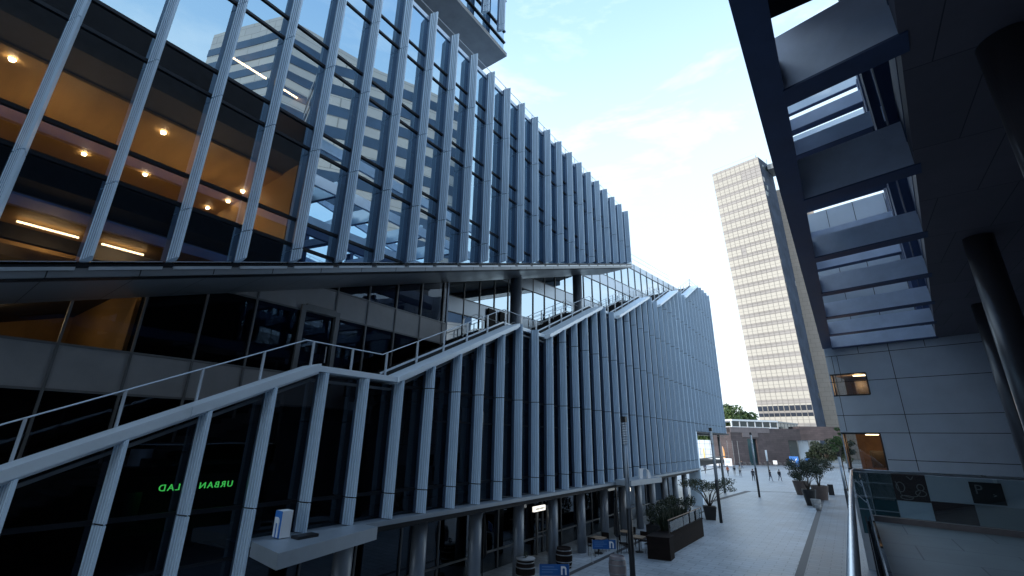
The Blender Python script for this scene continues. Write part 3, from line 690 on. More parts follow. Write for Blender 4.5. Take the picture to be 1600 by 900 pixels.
for k in range(-2, 7):
    n = 6.54+3.8*k
    if n+.4 > 29.5: continue
    cross(n, n+.4, ZC+.01, ZC+(.98 if k in (0, 1) else .6))
    if k > -1:
        cross(n+.05, n+.38, 14.1, 14.6, 'upper_cross_beam', -.0)
        cross(n+.05, n+.38, 17.45, 17.95, 'upper_cross_beam', -.0)
        cross(n+.1, n+.3, 20.9, 22.0, 'upper_cross_beam', -.0, 'panel_far')
cross(29.3, 29.7, ZC+.01, ZC+.6)
po = MB()
for k in range(0, 7):
    n = 6.6+3.8*k
    for dt, wd in ((.0, .16), (-.28, .07)):
        y = (NV*n).y; t = (RX(y)-.02+dt-NV.x*n)/TV.x; c_ = NV*(n+.2)+TV*t
        po.box(c_.x-wd, c_.x+wd, c_.y-.12, c_.y+.12, ZC+.5, 18.5)
po.build('frame_post', M['dark_paint'], rb)
e = MB(); e.box(-.18, .03, 6.7, 12.4, ZC+.6, 24.6); e.build('reflection_screen', M['matte'], rb)  # unseen solid screen, added to darken what the office glass mirrors
for z in (14.6, 17.95, 20.9, 23.6):
    e = MB(); e.box(-.18, .03, 12.4, 29.6, z, z+.75); e.build('upper_edge_beam', M['beam'], rb)
# upper side glazing to the right of the opening
q = MB(); q.face([(RX(0)+.5, 0, ZC+1.3), (RX(29.3)+.5, 29.3, ZC+1.3), (RX(29.3)+.5, 29.3, 22), (RX(0)+.5, 0, 22)]); q.build('side_glazing', M['glass_far'], rb)
q = MB(); pg(q, [(.1, -30), (14, -30), (14, 6.7), (.1, 6.7)], ZC+1.4, 24.9); pg(q, [(RX(7)+.7, 6.71), (14, 6.71), (14, 28), (RX(28)+.7, 28)], ZC+.52, 22); q.build('upper_volume', M['matte'], rb)
# round columns, back wall of the walkway
for az, d in ((16.97, 7.7), (11.95, 15.5), (11.2, 23.4)):
    a = R(az)+math.asin(.29/d); c = MB(); c.lathe([(.29, 0), (.29, ZC-(4.2 if d < 12 else 0))], (math.sin(a)*d, math.cos(a)*d, 4.2 if d < 12 else 0), 40); c.build('round_column', M['dark_col'], rb, True)
q = MB(); q.box(7.6, 7.9, -8, 28.5, 0, ZC); q.box(-.1, 14, -8.3, -8, 0, 19); q.build('walkway_wall', M['dark_soffit'], rb)
# terrace
q = MB(); pg(q, [(.02, -8), (7.6, -8), nt_(13.45, 7.0), nt_(13.45, -2.80)], 3.95, 4.2); struct(q.build('terrace', M['terrace']))
q = MB(); pg(q, [(.025, -7.9), (.085, -7.9), (.085, 13.2), (.025, 13.2)], 4.2, 4.225)
q2 = MB(); 
gr = thing('glass_balustrade', (0, 8, 4.2), 'clear glass balustrade with a round steel handrail round the terrace edge', 'balustrade')
q.build('base_channel', M['matte'], gr)
fr_ = MB(); fr_.prism([nt_(13.2, -2.78)[:2], nt_(13.2, 7)[:2], nt_(13.38, 7)[:2], nt_(13.38, -2.78)[:2]], 4.2, 4.31); fr_.build('front_kerb', M['barrel'], gr)
q = MB(); q.box(.045, .06, -7.9, 13.25, 4.3, 5.2); q.build('glass_pane', M['glass_clear'], gr)
q = MB(); pg(q, [nt_(13.28, -2.76), nt_(13.28, .0), nt_(13.295, .0), nt_(13.295, -2.76)], 4.3, 5.18); q.build('glass_pane', M['glass_clear'], gr)
q = MB(); pg(q, [nt_(13.28, .03), nt_(13.28, 7.0), nt_(13.295, 7.0), nt_(13.295, .03)], 4.3, 5.18); q.build('glass_pane', M['glass_clear'], gr)
M['steel'] = mat('brushed_steel', (.85, .87, .9), .3, .9, 6, .08)
hc = nt_(13.28, -2.80, 5.22)
q = MB(); q.tube([(-.085, -7.9, 5.24), (-.085, 8, 5.24), (-.07, 12.6, 5.24), (-.03, 13.3, 5.235), (hc[0]+.12, hc[1]-.02, 5.22), nt_(13.28, 7, 5.22)], .028, 12); q.build('handrail', M['steel'], gr, True)
q = MB(); 
for y in (7.6, 10.4): q.tube([(.05, y, 5.1), (-.05, y, 5.21)], .006, 6)
q.build('rail_bracket', M['steel'], gr)
q = MB(); q.box(.0, .02, -8, 13.3, 3.9, 4.3); q.build('edge_fascia', M['matte'], gr)

# ================================================================ BUILDINGS BEYOND
def wall_fn(a, b):
    """returns map (u 0..len, z, out) -> xyz on a wall from a to b (outward = right-hand side seen from a to b)"""
    a = Vector((*a, 0)); b = Vector((*b, 0)); d = (b-a).normalized(); n = Vector((d.y, -d.x, 0)); ln = (b-a).length
    return (lambda u, z, o=0: tuple(a+d*u+n*o+Vector((0, 0, z)))), ln
def wbox(mb, f, u0, u1, z0, z1, o0, o1, m=None):
    mb.prism([f(u0, 0, o0)[:2], f(u1, 0, o0)[:2], f(u1, 0, o1)[:2], f(u0, 0, o1)[:2]], z0, z1, m)
# tall tower: slightly leaning, striped front
tw = thing('office_tower', (-18, 205, 0), 'tall pale tower with warm sky reflection coloured into its grid front, and a dark side', 'tower')
H = 125.0
A0, A1 = Vector((-26.4, 204.0, 0)), Vector((-31.4, 203.4, H)); B0, B1 = Vector((-8.25, 199.9, 0)), Vector((-11.6, 199.7, H)); C0, C1 = Vector((-5.9, 212.5, 0)), Vector((-7.8, 212.2, H))
def tl(p0, p1, z): return p0+(p1-p0)*(z/H)
def tq(mb, P0, P1, Q0, Q1, u0, u1, z0, z1, off=0, m=None):
    n = ((Q0-P0).cross(Vector((0, 0, 1)))).normalized()
    def pt(u, z): a = tl(P0, P1, z); b = tl(Q0, Q1, z); return a+(b-a)*u+n*off
    mb.face([pt(u0, z0), pt(u1, z0), pt(u1, z1), pt(u0, z1)], m)
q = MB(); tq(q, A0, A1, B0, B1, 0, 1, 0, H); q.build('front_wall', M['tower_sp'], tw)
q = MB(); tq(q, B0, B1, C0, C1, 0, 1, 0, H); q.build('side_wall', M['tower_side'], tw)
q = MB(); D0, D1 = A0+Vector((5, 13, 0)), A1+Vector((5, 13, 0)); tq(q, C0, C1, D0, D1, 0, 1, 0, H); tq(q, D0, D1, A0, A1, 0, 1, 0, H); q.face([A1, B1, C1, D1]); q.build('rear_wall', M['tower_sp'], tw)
fl = (H-12)/26; rnd = random.Random(3)
for k in range(26):
    z = 11+fl*k; q = MB(); 
    for j in range(10):
        if (k == 24 and j >= 6) or (k == 16 and j == 3): continue
        tq(q, A0, A1, B0, B1, (j+.05)/10, (j+.95)/10, z+1.55, z+fl-.25, .06)
    q.build('window_band', M['glass_far_win'], tw)
q = MB()
for k in range(27):
    z = 11+fl*k; tq(q, A0, A1, B0, B1, 0, 1, z-.06, z+.08, .03); tq(q, A0, A1, B0, B1, 0, 1, z+1.0, z+1.1, .09); tq(q, A0, A1, B0, B1, 0, 1, z+2.7, z+2.8, .09)
for j in range(1, 10): tq(q, A0, A1, B0, B1, j/10-.003, j/10+.003, 3, H-.2, .08)
q.build('grid_line', M['tower_line'], tw)
q = MB()
for k in range(33):
    z = 8+3.5*k
    for j in range(5):
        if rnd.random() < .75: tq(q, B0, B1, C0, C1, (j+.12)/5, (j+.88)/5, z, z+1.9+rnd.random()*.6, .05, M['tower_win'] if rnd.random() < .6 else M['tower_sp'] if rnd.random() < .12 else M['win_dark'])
q.build('side_windows', None, tw)
q = MB()
for j in range(10):
    tq(q, A0, A1, B0, B1, (j+.08)/10, (j+.92)/10, 17.0, 18.9, .12); tq(q, A0, A1, B0, B1, (j+.08)/10, (j+.92)/10, 14.9, 16.2, .12)
q.build('low_windows', M['tower_win'], tw)
q = MB(); q.box(-9.5, 4.5, 222, 236, 0, 118); q.build('rear_mass', M['beige'], tw)
q = MB(); q.tube([(-12.5, 203, H), (-12.5, 203, H+3)], .12, 6); q.tube([(-9, 208, H), (-9, 208, H+2.4)], .1, 6); q.box(-9, -3, 206, 214, H-4, H-1.5); q.build('roof_mast', M['mull_light'], tw)
# purple brown stone building with pavilion
bb = thing('stone_building', (-14, 145, 0), 'low purple brown stone building with a white glazed rooftop pavilion', 'building')
f, ln = wall_fn((-24.9, 133.2), (-10.6, 151.0))
q = MB()
for a, b, z0, z1 in ((0, 5.0, 0, 9.2), (5.0, 8.0, 6.5, 9.2), (8.0, 18.3, 0, 9.2), (18.3, ln, 6.3, 9.3)): wbox(q, f, a, b, z0, z1, 0, -8)
q.build('wall', M['brick'], bb)
q = MB(); wbox(q, f, 0, 12.5, 8.0, 9.35, .12, -7.9); wbox(q, f, 3.6, 8.6, 6.9, 8.0, .10, 0); q.build('upper_stone', M['stone_light'], bb)
q = MB(); wbox(q, f, 5.0, 8.0, 0, 6.5, -.8, -1.0); q.build('entrance_glazing', M['teal_glass'], bb)
q = MB(); wbox(q, f, 18.3, ln, 0, 6.3, -1.5, -1.7); q.build('side_glazing', M['win_dark'], bb)
f2, ln2 = wall_fn((-10.6, 151.0), (-1.0, 156.5))
q = MB(); wbox(q, f2, 0, ln2, 6.4, 10.0, 0, -6); q.build('bridge_wall', M['brick'], bb)
q = MB(); wbox(q, f2, .8, 3.4, 0, 6.4, -3.6, -3.9); q.build('white_panel', M['panel_far'], bb)
f3, ln3 = wall_fn((-25.0, 137.0), (-15.5, 149.2))
q = MB(); wbox(q, f3, 0, ln3, 11.0, 11.45, .3, -9); wbox(q, f3, 0, ln3, 9.3, 9.6, .05, -9)
for k in range(7): wbox(q, f3, ln3*k/6-.14, ln3*k/6+.14, 9.3, 11.1, .1, -.2)
po_ = q.build('pavilion', M['white'], bb)
q = MB(); wbox(q, f3, 0, ln3, 9.6, 11.0, 0, -.1); q.build('window', M['win_dark'], po_)
f4, ln4 = wall_fn((-15.5, 149.2), (-12.2, 168))
q = MB(); wbox(q, f4, 0, ln4, 10.9, 11.3, .3, -7)
for k in range(7): wbox(q, f4, ln4*k/6-.2, ln4*k/6+.2, 9.3, 11.0, .05, -.2)
q.build('pavilion_side', M['mull_light'], po_); q = MB(); wbox(q, f4, 0, ln4, 9.3, 11.0, 0, -.1); q.build('window', M['win_dark'], po_)
# pale pavilion seen below the overhang
wp = thing('pale_hall', (-34, 152, 0), 'pale panelled hall seen below the overhang of the office', 'building')
q = MB(); q.box(-46, -29.5, 151, 160, 0, 6.0); q.build('wall', M['panel_far'], wp)
q = MB()
for k in range(12): q.box(-46+k*1.45, -45.93+k*1.45, 150.93, 151, 0, 6)
for z in (1.9, 3.4, 4.9): q.box(-46, -29.5, 150.92, 151, z, z+.08)
q.build('grid_line', M['mull_light'], wp)
# buildings above and behind the right side (mirrored in the office glass)
def striped(name, poly, h, label, fl=3.6, z0=0):
    b = thing(name, (poly[0][0], poly[0][1], 0), label, 'office block')
    c = MB(); c.prism(poly, z0, h); c.build('wall', M['stripe_conc'], b)
    cx = sum(p[0] for p in poly)/len(poly); cy = sum(p[1] for p in poly)/len(poly); g_ = MB(); z = z0+5
    while z < h-3:
        p2 = [(x+(x-cx)/max(.1, math.hypot(x-cx, y-cy))*.12, y+(y-cy)/max(.1, math.hypot(x-cx, y-cy))*.12) for x, y in poly]
        g_.prism(p2, z, z+1.75); z += fl
    g_.build('window_band', M['stripe_glass'], b); return b
striped('striped_tower', [(46.5, 26), (62, 20.5), (70, 44), (42.5, 45)], 79, 'tall block of pale and dark window bands mirrored in the upper glass')
pts = [(29.0, 26)]+[(26.5-7.5*math.sin(a*.13)*1.1, 30+a*2.2) for a in range(0, 9)]+[(36, 52), (40, 30)]
striped('curved_office', pts, 60, 'curved pale block with dark window bands mirrored beside the striped tower', z0=19.2)

# ================================================================ TREES AND PLANTS
def leaves(mb, c, rad, n, size, rng, flat=1.0, m=None):
    for _ in range(n):
        while True:
            p = Vector((rng.uniform(-1, 1), rng.uniform(-1, 1), rng.uniform(-1, 1)))
            if .25 < p.length < 1: break
        p = Vector((p.x*rad[0], p.y*rad[1], p.z*rad[2]))+Vector(c)
        d = Vector((rng.gauss(0, 1), rng.gauss(0, 1), rng.gauss(0, .6))).normalized(); u = d.orthogonal().normalized(); u.rotate(Matrix.Rotation(rng.uniform(0, 6.28), 3, d))
        v = d.cross(u); s = size*rng.uniform(.6, 1.3)
        mb.face([p-u*s*.5, p+v*s*.28, p+u*s*.5, p-v*s*.28], m)
def tree(name, base, h, crown_r, label, cat, group, m='leaf', clumps=26, per=260, size=.45, trunk_h=.35, seed=1, tr=.25, zs=.75):
    rng = random.Random(seed); t = thing(name, base, label, cat, group); b = Vector(base)
    tb_ = MB(); top = b+Vector((rng.uniform(-.3, .3), rng.uniform(-.3, .3), h*.62)); tb_.tube([b, b+Vector((0, 0, h*trunk_h)), top], [tr, tr*.75, tr*.35], 8)
    cl = []
    for k in range(clumps):
        a = rng.uniform(0, 6.28); rr = crown_r*math.sqrt(rng.random())*.82; zz_ = h*(trunk_h+.12)+(h*(1-trunk_h-.12))*rng.random()**.8*(1-.35*(rr/crown_r)**2)
        cl.append(b+Vector((math.cos(a)*rr, math.sin(a)*rr, zz_*.95)))
    for c in cl[:9]: tb_.tube([b+Vector((0, 0, h*trunk_h*rng.uniform(.8, 1.3))), (b+Vector((0, 0, h*.45))+c)/2, c], [tr*.45, tr*.3, tr*.1], 5)
    tb_.build('trunk', M['bark'], t, True)
    lb = MB()
    for c in cl: r_ = crown_r*rng.uniform(.24, .42); leaves(lb, c, (r_, r_, r_*zs), per, size, rng)
    lb.build('crown', M[m], t); return t
for k, (x, y, h, cr_) in enumerate(((-37, 172, 15.5, 7), (-31, 168, 17.5, 6), (-26.0, 173, 15.2, 5), (-46, 176, 15, 7), (-40, 163, 9, 4.5))):
    tree('tree', (x, y, 0), h, cr_, ['tall green tree farthest left beyond the overhang', 'broad green tree directly right of the office corner', 'lower green tree above the left end of the stone building', 'tree behind the pale hall, left edge of the row', 'small tree between the pale hall and the office corner'][k], 'tree', 'green trees beyond the plaza', 'leaf', 26, 240, .75, .3, 10+k, .35)
for k, (x, y, h, cr_) in enumerate(((-5.6, 143, 6.6, 3.0), (-2.4, 145, 7.4, 3.2), (-8.0, 146, 5.0, 2.0))):
    tree('dark_tree', (x, y, 0), h, cr_, ['dark dense tree in front of the stone bridge wall', 'dark dense tree beside the clad wall corner', 'small dark tree left of the dense pair'][k], 'tree', 'dark trees by the stone building', 'leaf_dark', 24, 200, .42, .14, 30+k, .2)
tree('tree', (-1.2, 76, 0), 8.2, 1.0, 'thin pale green tree at the clad building corner', 'tree', None, 'leaf', 12, 120, .2, .5, 55, .07)
def pot(mb, r0, r1, h, m, sq=True):
    n = 4 if sq else 24; k = len(mb.v)
    if sq:
        for (r, z) in ((r0, 0), (r1, h)):
            pass
        mb.prism([(-r1, -r1), (r1, -r1), (r1, r1), (-r1, r1)], 0, h, m)
        for q in range(k, k+4): x, y, z = mb.v[q]; mb.v[q] = (x*r0/r1, y*r0/r1, z)
    else: mb.lathe([(r0, 0), (r1, h), (r1*.9, h), (r1*.88, h-.06)], (0, 0, 0), 24, m)
def potted(name, loc, r0, r1, h, th, cr_, label, cat, group, potm='black', leafm='leaf_bonsai', seed=1, pads=9, sq=True, per=170, flat=.22, lean=.3, rz=.3):
    rng = random.Random(seed); t = thing(name, loc, label, cat, group, rz)
    p = MB(); pot(p, r0, r1, h, M[potm], sq); p.build('pot', None, t)
    s = MB(); s.face([(-r1*.85, -r1*.85, h+.003), (r1*.85, -r1*.85, h+.003), (r1*.85, r1*.85, h+.003), (-r1*.85, r1*.85, h+.003)] if sq else [(r1*.85*math.cos(a*.4), r1*.85*math.sin(a*.4), h-.05) for a in range(15)]); s.build('soil', M['soil'], t)
    tr_ = MB(); lf = MB()
    for k in range(pads):
        a = 6.28*k/pads+rng.uniform(-.4, .4); rr = cr_*rng.uniform(.35, 1); zt = h+(th-h)*rng.uniform(.55, 1); zt *= 1-.12*rr/cr_
        e_ = Vector((math.cos(a)*rr, math.sin(a)*rr, zt)); mid = Vector((e_.x*.35+rng.uniform(-.08, .08), e_.y*.35, h+(zt-h)*.55))
        tr_.tube([(rng.uniform(-.1, .1)*r1, rng.uniform(-.1, .1)*r1, h-.05), mid, e_], [.035, .024, .008], 6)
        leaves(lf, e_+Vector((0, 0, .03)), (cr_*.42, cr_*.42, cr_*flat), per, .11, rng)
    tr_.build('trunk', M['bark'], t, True); lf.build('foliage', M[leafm], t); return t
potted('potted_tree', (-9.8, 40.6, 0), .34, .48, .95, 3.35, 1.75, 'flat topped little tree in a black pot behind the second lamp post', 'potted tree', None, seed=4, pads=13, per=230, flat=.13)
potted('potted_shrub', (-11.4, 38.2, 0), .3, .42, .6, 1.7, 1.0, 'dark low shrub in a pot against the office columns', 'potted shrub', None, leafm='leaf_dark', seed=9, pads=9, per=200, flat=.3)
potted('potted_tree', (-4.05, 56.0, 0), .36, .62, 1.45, 3.8, 1.25, 'bushy tree in the tallest tapered dark pot of the right cluster', 'potted tree', 'pots clustered on the right of the plaza', seed=12, pads=13, per=380, flat=.3, sq=False, leafm='leaf_dark')
potted('potted_tree', (-5.55, 66.5, 0), .5, .8, 1.5, 4.0, 1.35, 'bushy tree in the rear left brown pot of the right cluster', 'potted tree', 'pots clustered on the right of the plaza', 'terracotta', seed=13, pads=12, per=330, flat=.34, sq=False, leafm='leaf_dark')
potted('potted_tree', (-3.5, 62.6, 0), .62, .85, 1.4, 4.1, 1.4, 'bushy tree in the wide brown bowl at the back of the right cluster', 'potted tree', 'pots clustered on the right of the plaza', 'terracotta', seed=14, pads=12, per=330, flat=.36, sq=False, leafm='leaf_dark')
for x, y, r_, h, lab in ((-3.55, 54.8, .42, .72, 'empty grey pot in front of the right planter cluster'), (-3.3, 52.6, .26, .5, 'smallest empty grey pot in front of the right planter cluster')):
    p = MB(); p.lathe([(r_*.75, 0), (r_, h), (r_*.9, h), (r_*.85, h-.08)], (x, y, 0), 22); tag(p.build('flower_pot', M['pot_grey'], None, True), lab, 'pot', 'empty grey pots')
p = MB(); p.prism([(-3.0, 68.6), (-2.45, 68.6), (-2.45, 69.1), (-3.0, 69.1)], 0, 1.15); tag(p.build('waste_bin', M['black']), 'black upright litter bin standing right of the planter cluster', 'litter bin')

# ================================================================ STREET FURNITURE
lp = thing('lamp_post', (-8.15, 20.15, 0), 'nearest grey and black lamp post with louvred head, in front of the fins', 'lamp post', 'lamp posts down the middle of the plaza')
q = MB(); q.tube([(0, 0, 0), (0, 0, 3.0)], .115, 16); q.build('lower_pole', M['black'], lp, True)
q = MB(); q.tube([(0, 0, 3.0), (0, 0, 5.55)], .095, 16); q.build('upper_pole', M['pole_grey'], lp, True)
q = MB()
for k in range(9): q.lathe([(.08, 0), (.105, .03), (.105, .085), (.08, .1)], (0, 0, 5.57+k*.105), 16)
q.build('louvre_head', M['white_metal'], lp, True)
q = MB(); q.box(-.11, .11, -.11, .11, 6.53, 6.78); q.build('cap', M['black'], lp)
for m_ in [o for o in bpy.data.objects if o.parent == lp]: m_.matrix_parent_inverse = Matrix()
for (x, y), lab in (((-8.82, 39.55), 'second grey and black lamp post, beside the potted tree'), ((-9.07, 59.9), 'third grey and black lamp post, in the middle of the plaza')):
    c = copy_tree(lp); c.location = (x, y, 0); c['label'] = lab
c = copy_tree(lp); c.location = (-.95, 50, 0); c.scale = (1, 1, .72); c['label'] = 'lamp post at the terrace corner in front of the dark trees'
sl = thing('bollard_lamp', (-12.4, 95.5, 0), 'short post with a white tube lamp in front of the stone building', 'lamp post')
q = MB(); q.tube([(-12.4, 95.5, 0), (-12.4, 95.5, 2.6)], .09, 10); q.build('pole', M['black'], sl, True)
q = MB(); q.tube([(-12.4, 95.5, 2.6), (-12.4, 95.5, 4.4)], .14, 12); q.build('lamp', M['white'], sl, True)
# wooden counter with rail
ct = thing('outdoor_counter', (-8.9, 29, 0), 'long dark wooden counter planter with a rail on top along the cafe terrace', 'counter')
q = MB(); q.prism([(-9.45, 25.5), (-8.35, 25.75), (-8.4, 26.6), (-8.75, 26.7), (-8.6, 33.5), (-9.5, 33.5)], 0, 1.0); q.build('body', M['wood_dark'], ct)
q = MB(); q.prism([(-9.48, 25.46), (-8.31, 25.71), (-8.36, 26.64), (-8.71, 26.74), (-8.56, 33.53), (-9.53, 33.53)], 1.0, 1.05); q.build('top', M['wood_dark'], ct)
q = MB(); q.bar((-8.72, 26.9, 1.68), (-8.6, 33.4, 1.68), .05, .04); ro = q.build('rail', M['wood'], ct)
for k in range(6): p = MB(); y = 26.9+k*1.3; p.bar((-8.7+.02*k, y, 1.05), (-8.7+.02*k, y, 1.66), .05, .05); p.build('rail_post', M['black'], ro)
q = MB(); q.box(-8.66, -8.65, 27, 33.3, 1.1, 1.6); q.build('glass_screen', M['glass_clear'], ct)
for k, (x, y, s_) in enumerate(((-9.15, 27.6, 1), (-9.2, 29.6, 1.1), (-9.2, 31.6, .9))):
    t = thing('grass_plant', (x, y, 1.0), ['wispy plant nearest the end of the dark counter', 'wispy plant in the middle of the dark counter', 'wispy plant at the far end of the dark counter'][k], 'plant', 'plants growing from the counter')
    lf = MB(); rg = random.Random(k+70)
    for _ in range(170):
        a = rg.uniform(0, 6.28); r_ = rg.uniform(.1, .75)*s_; b_ = Vector((x+rg.uniform(-.12, .12), y+rg.uniform(-.3, .3), 1.02)); e_ = b_+Vector((math.cos(a)*r_*.6, math.sin(a)*r_, rg.uniform(.4, 1.15)*s_))
        sd_ = Vector((math.sin(a), -math.cos(a), 0))*.012; mid = (b_+e_)/2+Vector((0, 0, .12)); lf.face([b_-sd_, b_+sd_, mid+sd_, e_, mid-sd_])
    lf.build('blades', M['leaf_dark'], t)
# barrels
def barrel(loc, r_, h, m, label, lid=None, plant=False):
    t = thing('barrel', loc, label, 'barrel', 'old barrels on the cafe terrace'); x, y, _ = loc
    q = MB(); q.lathe([(r_*.82, 0), (r_*.95, h*.25), (r_, h*.5), (r_*.95, h*.75), (r_*.82, h), (r_*.76, h), (r_*.76, h-.05)], loc, 26); q.build('body', M[m], t, True)
    for z in (.12, .33, .67, .88): 
        q = MB(); rr = r_*(.82+.18*math.sin(math.pi*z)); q.lathe([(rr+.012, -.02), (rr+.016, .02)], (x, y, h*z), 26); q.build('hoop', M['mull_light'], t, True)
    if lid: q = MB(); q.lathe([(r_*1.0, 0), (r_*1.0, .04)], (x, y, h+.001), 26); q.build('lid', M[lid], t, True)
    if plant: q = MB(); leaves(q, (x, y, h+.15), (.12, .12, .14), 60, .07, random.Random(5)); q.build('plant', M['leaf_dark'], t)
barrel((-9.15, 20.95, 0), .38, .95, 'barrel', 'pinkish grey barrel beside the base of the nearest lamp post')
barrel((-12.2, 18.3, 0), .42, .85, 'wood_dark', 'dark barrel table with a pale top and a small plant', 'pot_grey', True)
barrel((-12.0, 21.3, 0), .40, .85, 'wood_dark', 'dark barrel table between two round columns')
# blue banner screens
def banner(a, b, z0, z1, label, letter_u=.82):
    A = Vector((*a, 0)); B = Vector((*b, 0)); d = (B-A); t = thing('banner_screen', (a[0], a[1], 0), label, 'banner', 'blue cafe banner screens'); n = Vector((d.y, -d.x, 0)).normalized()
    q = MB(); q.face([A+Vector((0, 0, z0)), B+Vector((0, 0, z0)), B+Vector((0, 0, z1)), A+Vector((0, 0, z1))]); q.prism([A.to_tuple()[:2], B.to_tuple()[:2], (B-n*.02).to_tuple()[:2], (A-n*.02).to_tuple()[:2]], z0, z1); q.build('cloth', M['blue'], t)
    for P_ in (A, B):
        q = MB(); q.tube([P_-n*.02+Vector((0, 0, 0)), P_-n*.02+Vector((0, 0, z1+.02))], .014, 6); q.tube([P_-n*.35, P_-n*.02+Vector((0, 0, z1*.9))], .012, 6); q.build('leg', M['white_metal'], t)
    p = A+d*letter_u+n*.012; ang = math.atan2(d.y, d.x)-math.pi/2
    letter('letter', (z1-z0)*.75, (z1-z0)*.55, .01, M['white'], Matrix.Translation((p.x, p.y, z0+.04)) @ Matrix.Rotation(ang, 4, 'Z'), t)
    q = MB()
    for k, (u0, u1) in enumerate(((.08, .5), (.08, .62), (.08, .45))):
        c0 = A+d*u0+n*.008; c1 = A+d*u1+n*.008; z = z1-.1-k*.09; q.face([c0+Vector((0, 0, z)), c1+Vector((0, 0, z)), c1+Vector((0, 0, z+.02)), c0+Vector((0, 0, z+.02))])
    q.build('small_lines', mat('line_blue', (.2, .4, .75), .6), t)
banner((-11.25, 22.85), (-10.35, 23.6), .62, 1.02, 'blue cloth banner with a white n left of the nearest lamp post')
banner((-10.9, 17.35), (-9.95, 18.05), .62, 1.02, 'blue cloth banner with a white n at the bottom edge of the view')
# closed parasols
def parasol(x, y, label):
    t = thing('closed_parasol', (x, y, 0), label, 'parasol', 'closed black parasols'); q = MB(); q.tube([(x, y, .05), (x, y, 2.75)], .025, 8); q.build('pole', M['black'], t)
    q = MB(); q.lathe([(.24, 0), (.24, .08)], (x, y, 0), 16); q.build('base', M['black'], t)
    q = MB(); 
    prof = [(.05, 1.0), (.17, 1.15), (.15, 1.6), (.11, 2.2), (.04, 2.7)]
    k0 = len(q.v); q.lathe(prof, (x, y, 0), 16)
    for i_, v in enumerate(q.v):
        if i_ % 2: q.v[i_] = (x+(v[0]-x)*.72, y+(v[1]-y)*.72, v[2])
    q.build('canopy', M['black'], t); return t
parasol(-13.2, 16.6, 'closed black parasol in front of the shop glass, left of the double door')
parasol(-10.6, 24.4, 'closed black parasol right behind the nearest lamp post')
# tables and chairs under the ledge
def table(x, y, label):
    t = thing('cafe_table', (x, y, 0), label, 'table', 'small cafe tables'); q = MB(); q.box(x-.35, x+.35, y-.35, y+.35, .72, .76); q.build('tabletop', M['wood'], t)
    q = MB(); q.tube([(x, y, 0), (x, y, .72)], .03, 8); q.lathe([(.22, 0), (.22, .03)], (x, y, 0), 14); q.build('leg', M['black'], t); return t
def chair(x, y, rz, label):
    t = thing('cafe_chair', (x, y, 0), label, 'chair', 'dark cafe chairs', rz); q = MB(); q.box(-.21, .21, -.21, .21, .44, .47); q.build('seat', M['wood_dark'], t)
    q = MB(); q.box(-.21, .21, .19, .215, .6, .88); q.box(-.2, -.17, .19, .215, .45, .6); q.box(.17, .2, .19, .215, .45, .6); q.build('backrest', M['wood_dark'], t)
    for sx in (-.19, .19):
        for sy in (-.19, .19): q = MB(); q.tube([(sx, sy, 0), (sx*.95, sy*.95, .44)], .013, 6); q.build('leg', M['black'], t)
    for o in [o for o in bpy.data.objects if o.parent == t]: o.matrix_parent_inverse = Matrix()
    return t
table(-11.9, 24.9, 'small table with a pale wooden top under the ledge behind the blue banner'); table(-11.4, 27.6, 'small table under the far canopy'); table(-10.3, 26.6, 'small table beside the end of the dark counter')
for x, y, r_, lab in ((-11.9, 25.6, 0, 'dark chair behind the small table with a pale top'), (-11.9, 24.25, 3.14, 'dark chair in front of the small table with a pale top'), (-11.4, 28.3, 0, 'dark chair under the far canopy, far side of its table'), (-10.85, 27.5, 1.2, 'dark chair under the far canopy, nearer its table side'), (-10.3, 27.3, .1, 'dark chair beyond the table by the counter end'), (-9.75, 26.7, -1.6, 'dark chair between the table and the counter end'), (-10.9, 25.9, 2.2, 'dark chair turned towards the nearest lamp post')):
    chair(x, y, r_, lab)
for k, (x, y) in enumerate(((-10.9, 31.6), (-11.2, 34.5))):
    p = MB(); lf = MB(); t = thing('potted_shrub', (x, y, 0), ['dark bushy shrub in a low black box below the far canopy', 'dark bushy shrub in a low black box near the far columns'][k], 'potted shrub', 'dark shrubs along the cafe')
    p.box(x-.5, x+.5, y-.8, y+.8, 0, .7); p.build('box', M['black'], t); leaves(lf, (x, y, 1.25), (.7, 1.1, .65), 900, .14, random.Random(80+k)); lf.build('foliage', M['leaf_dark'], t)

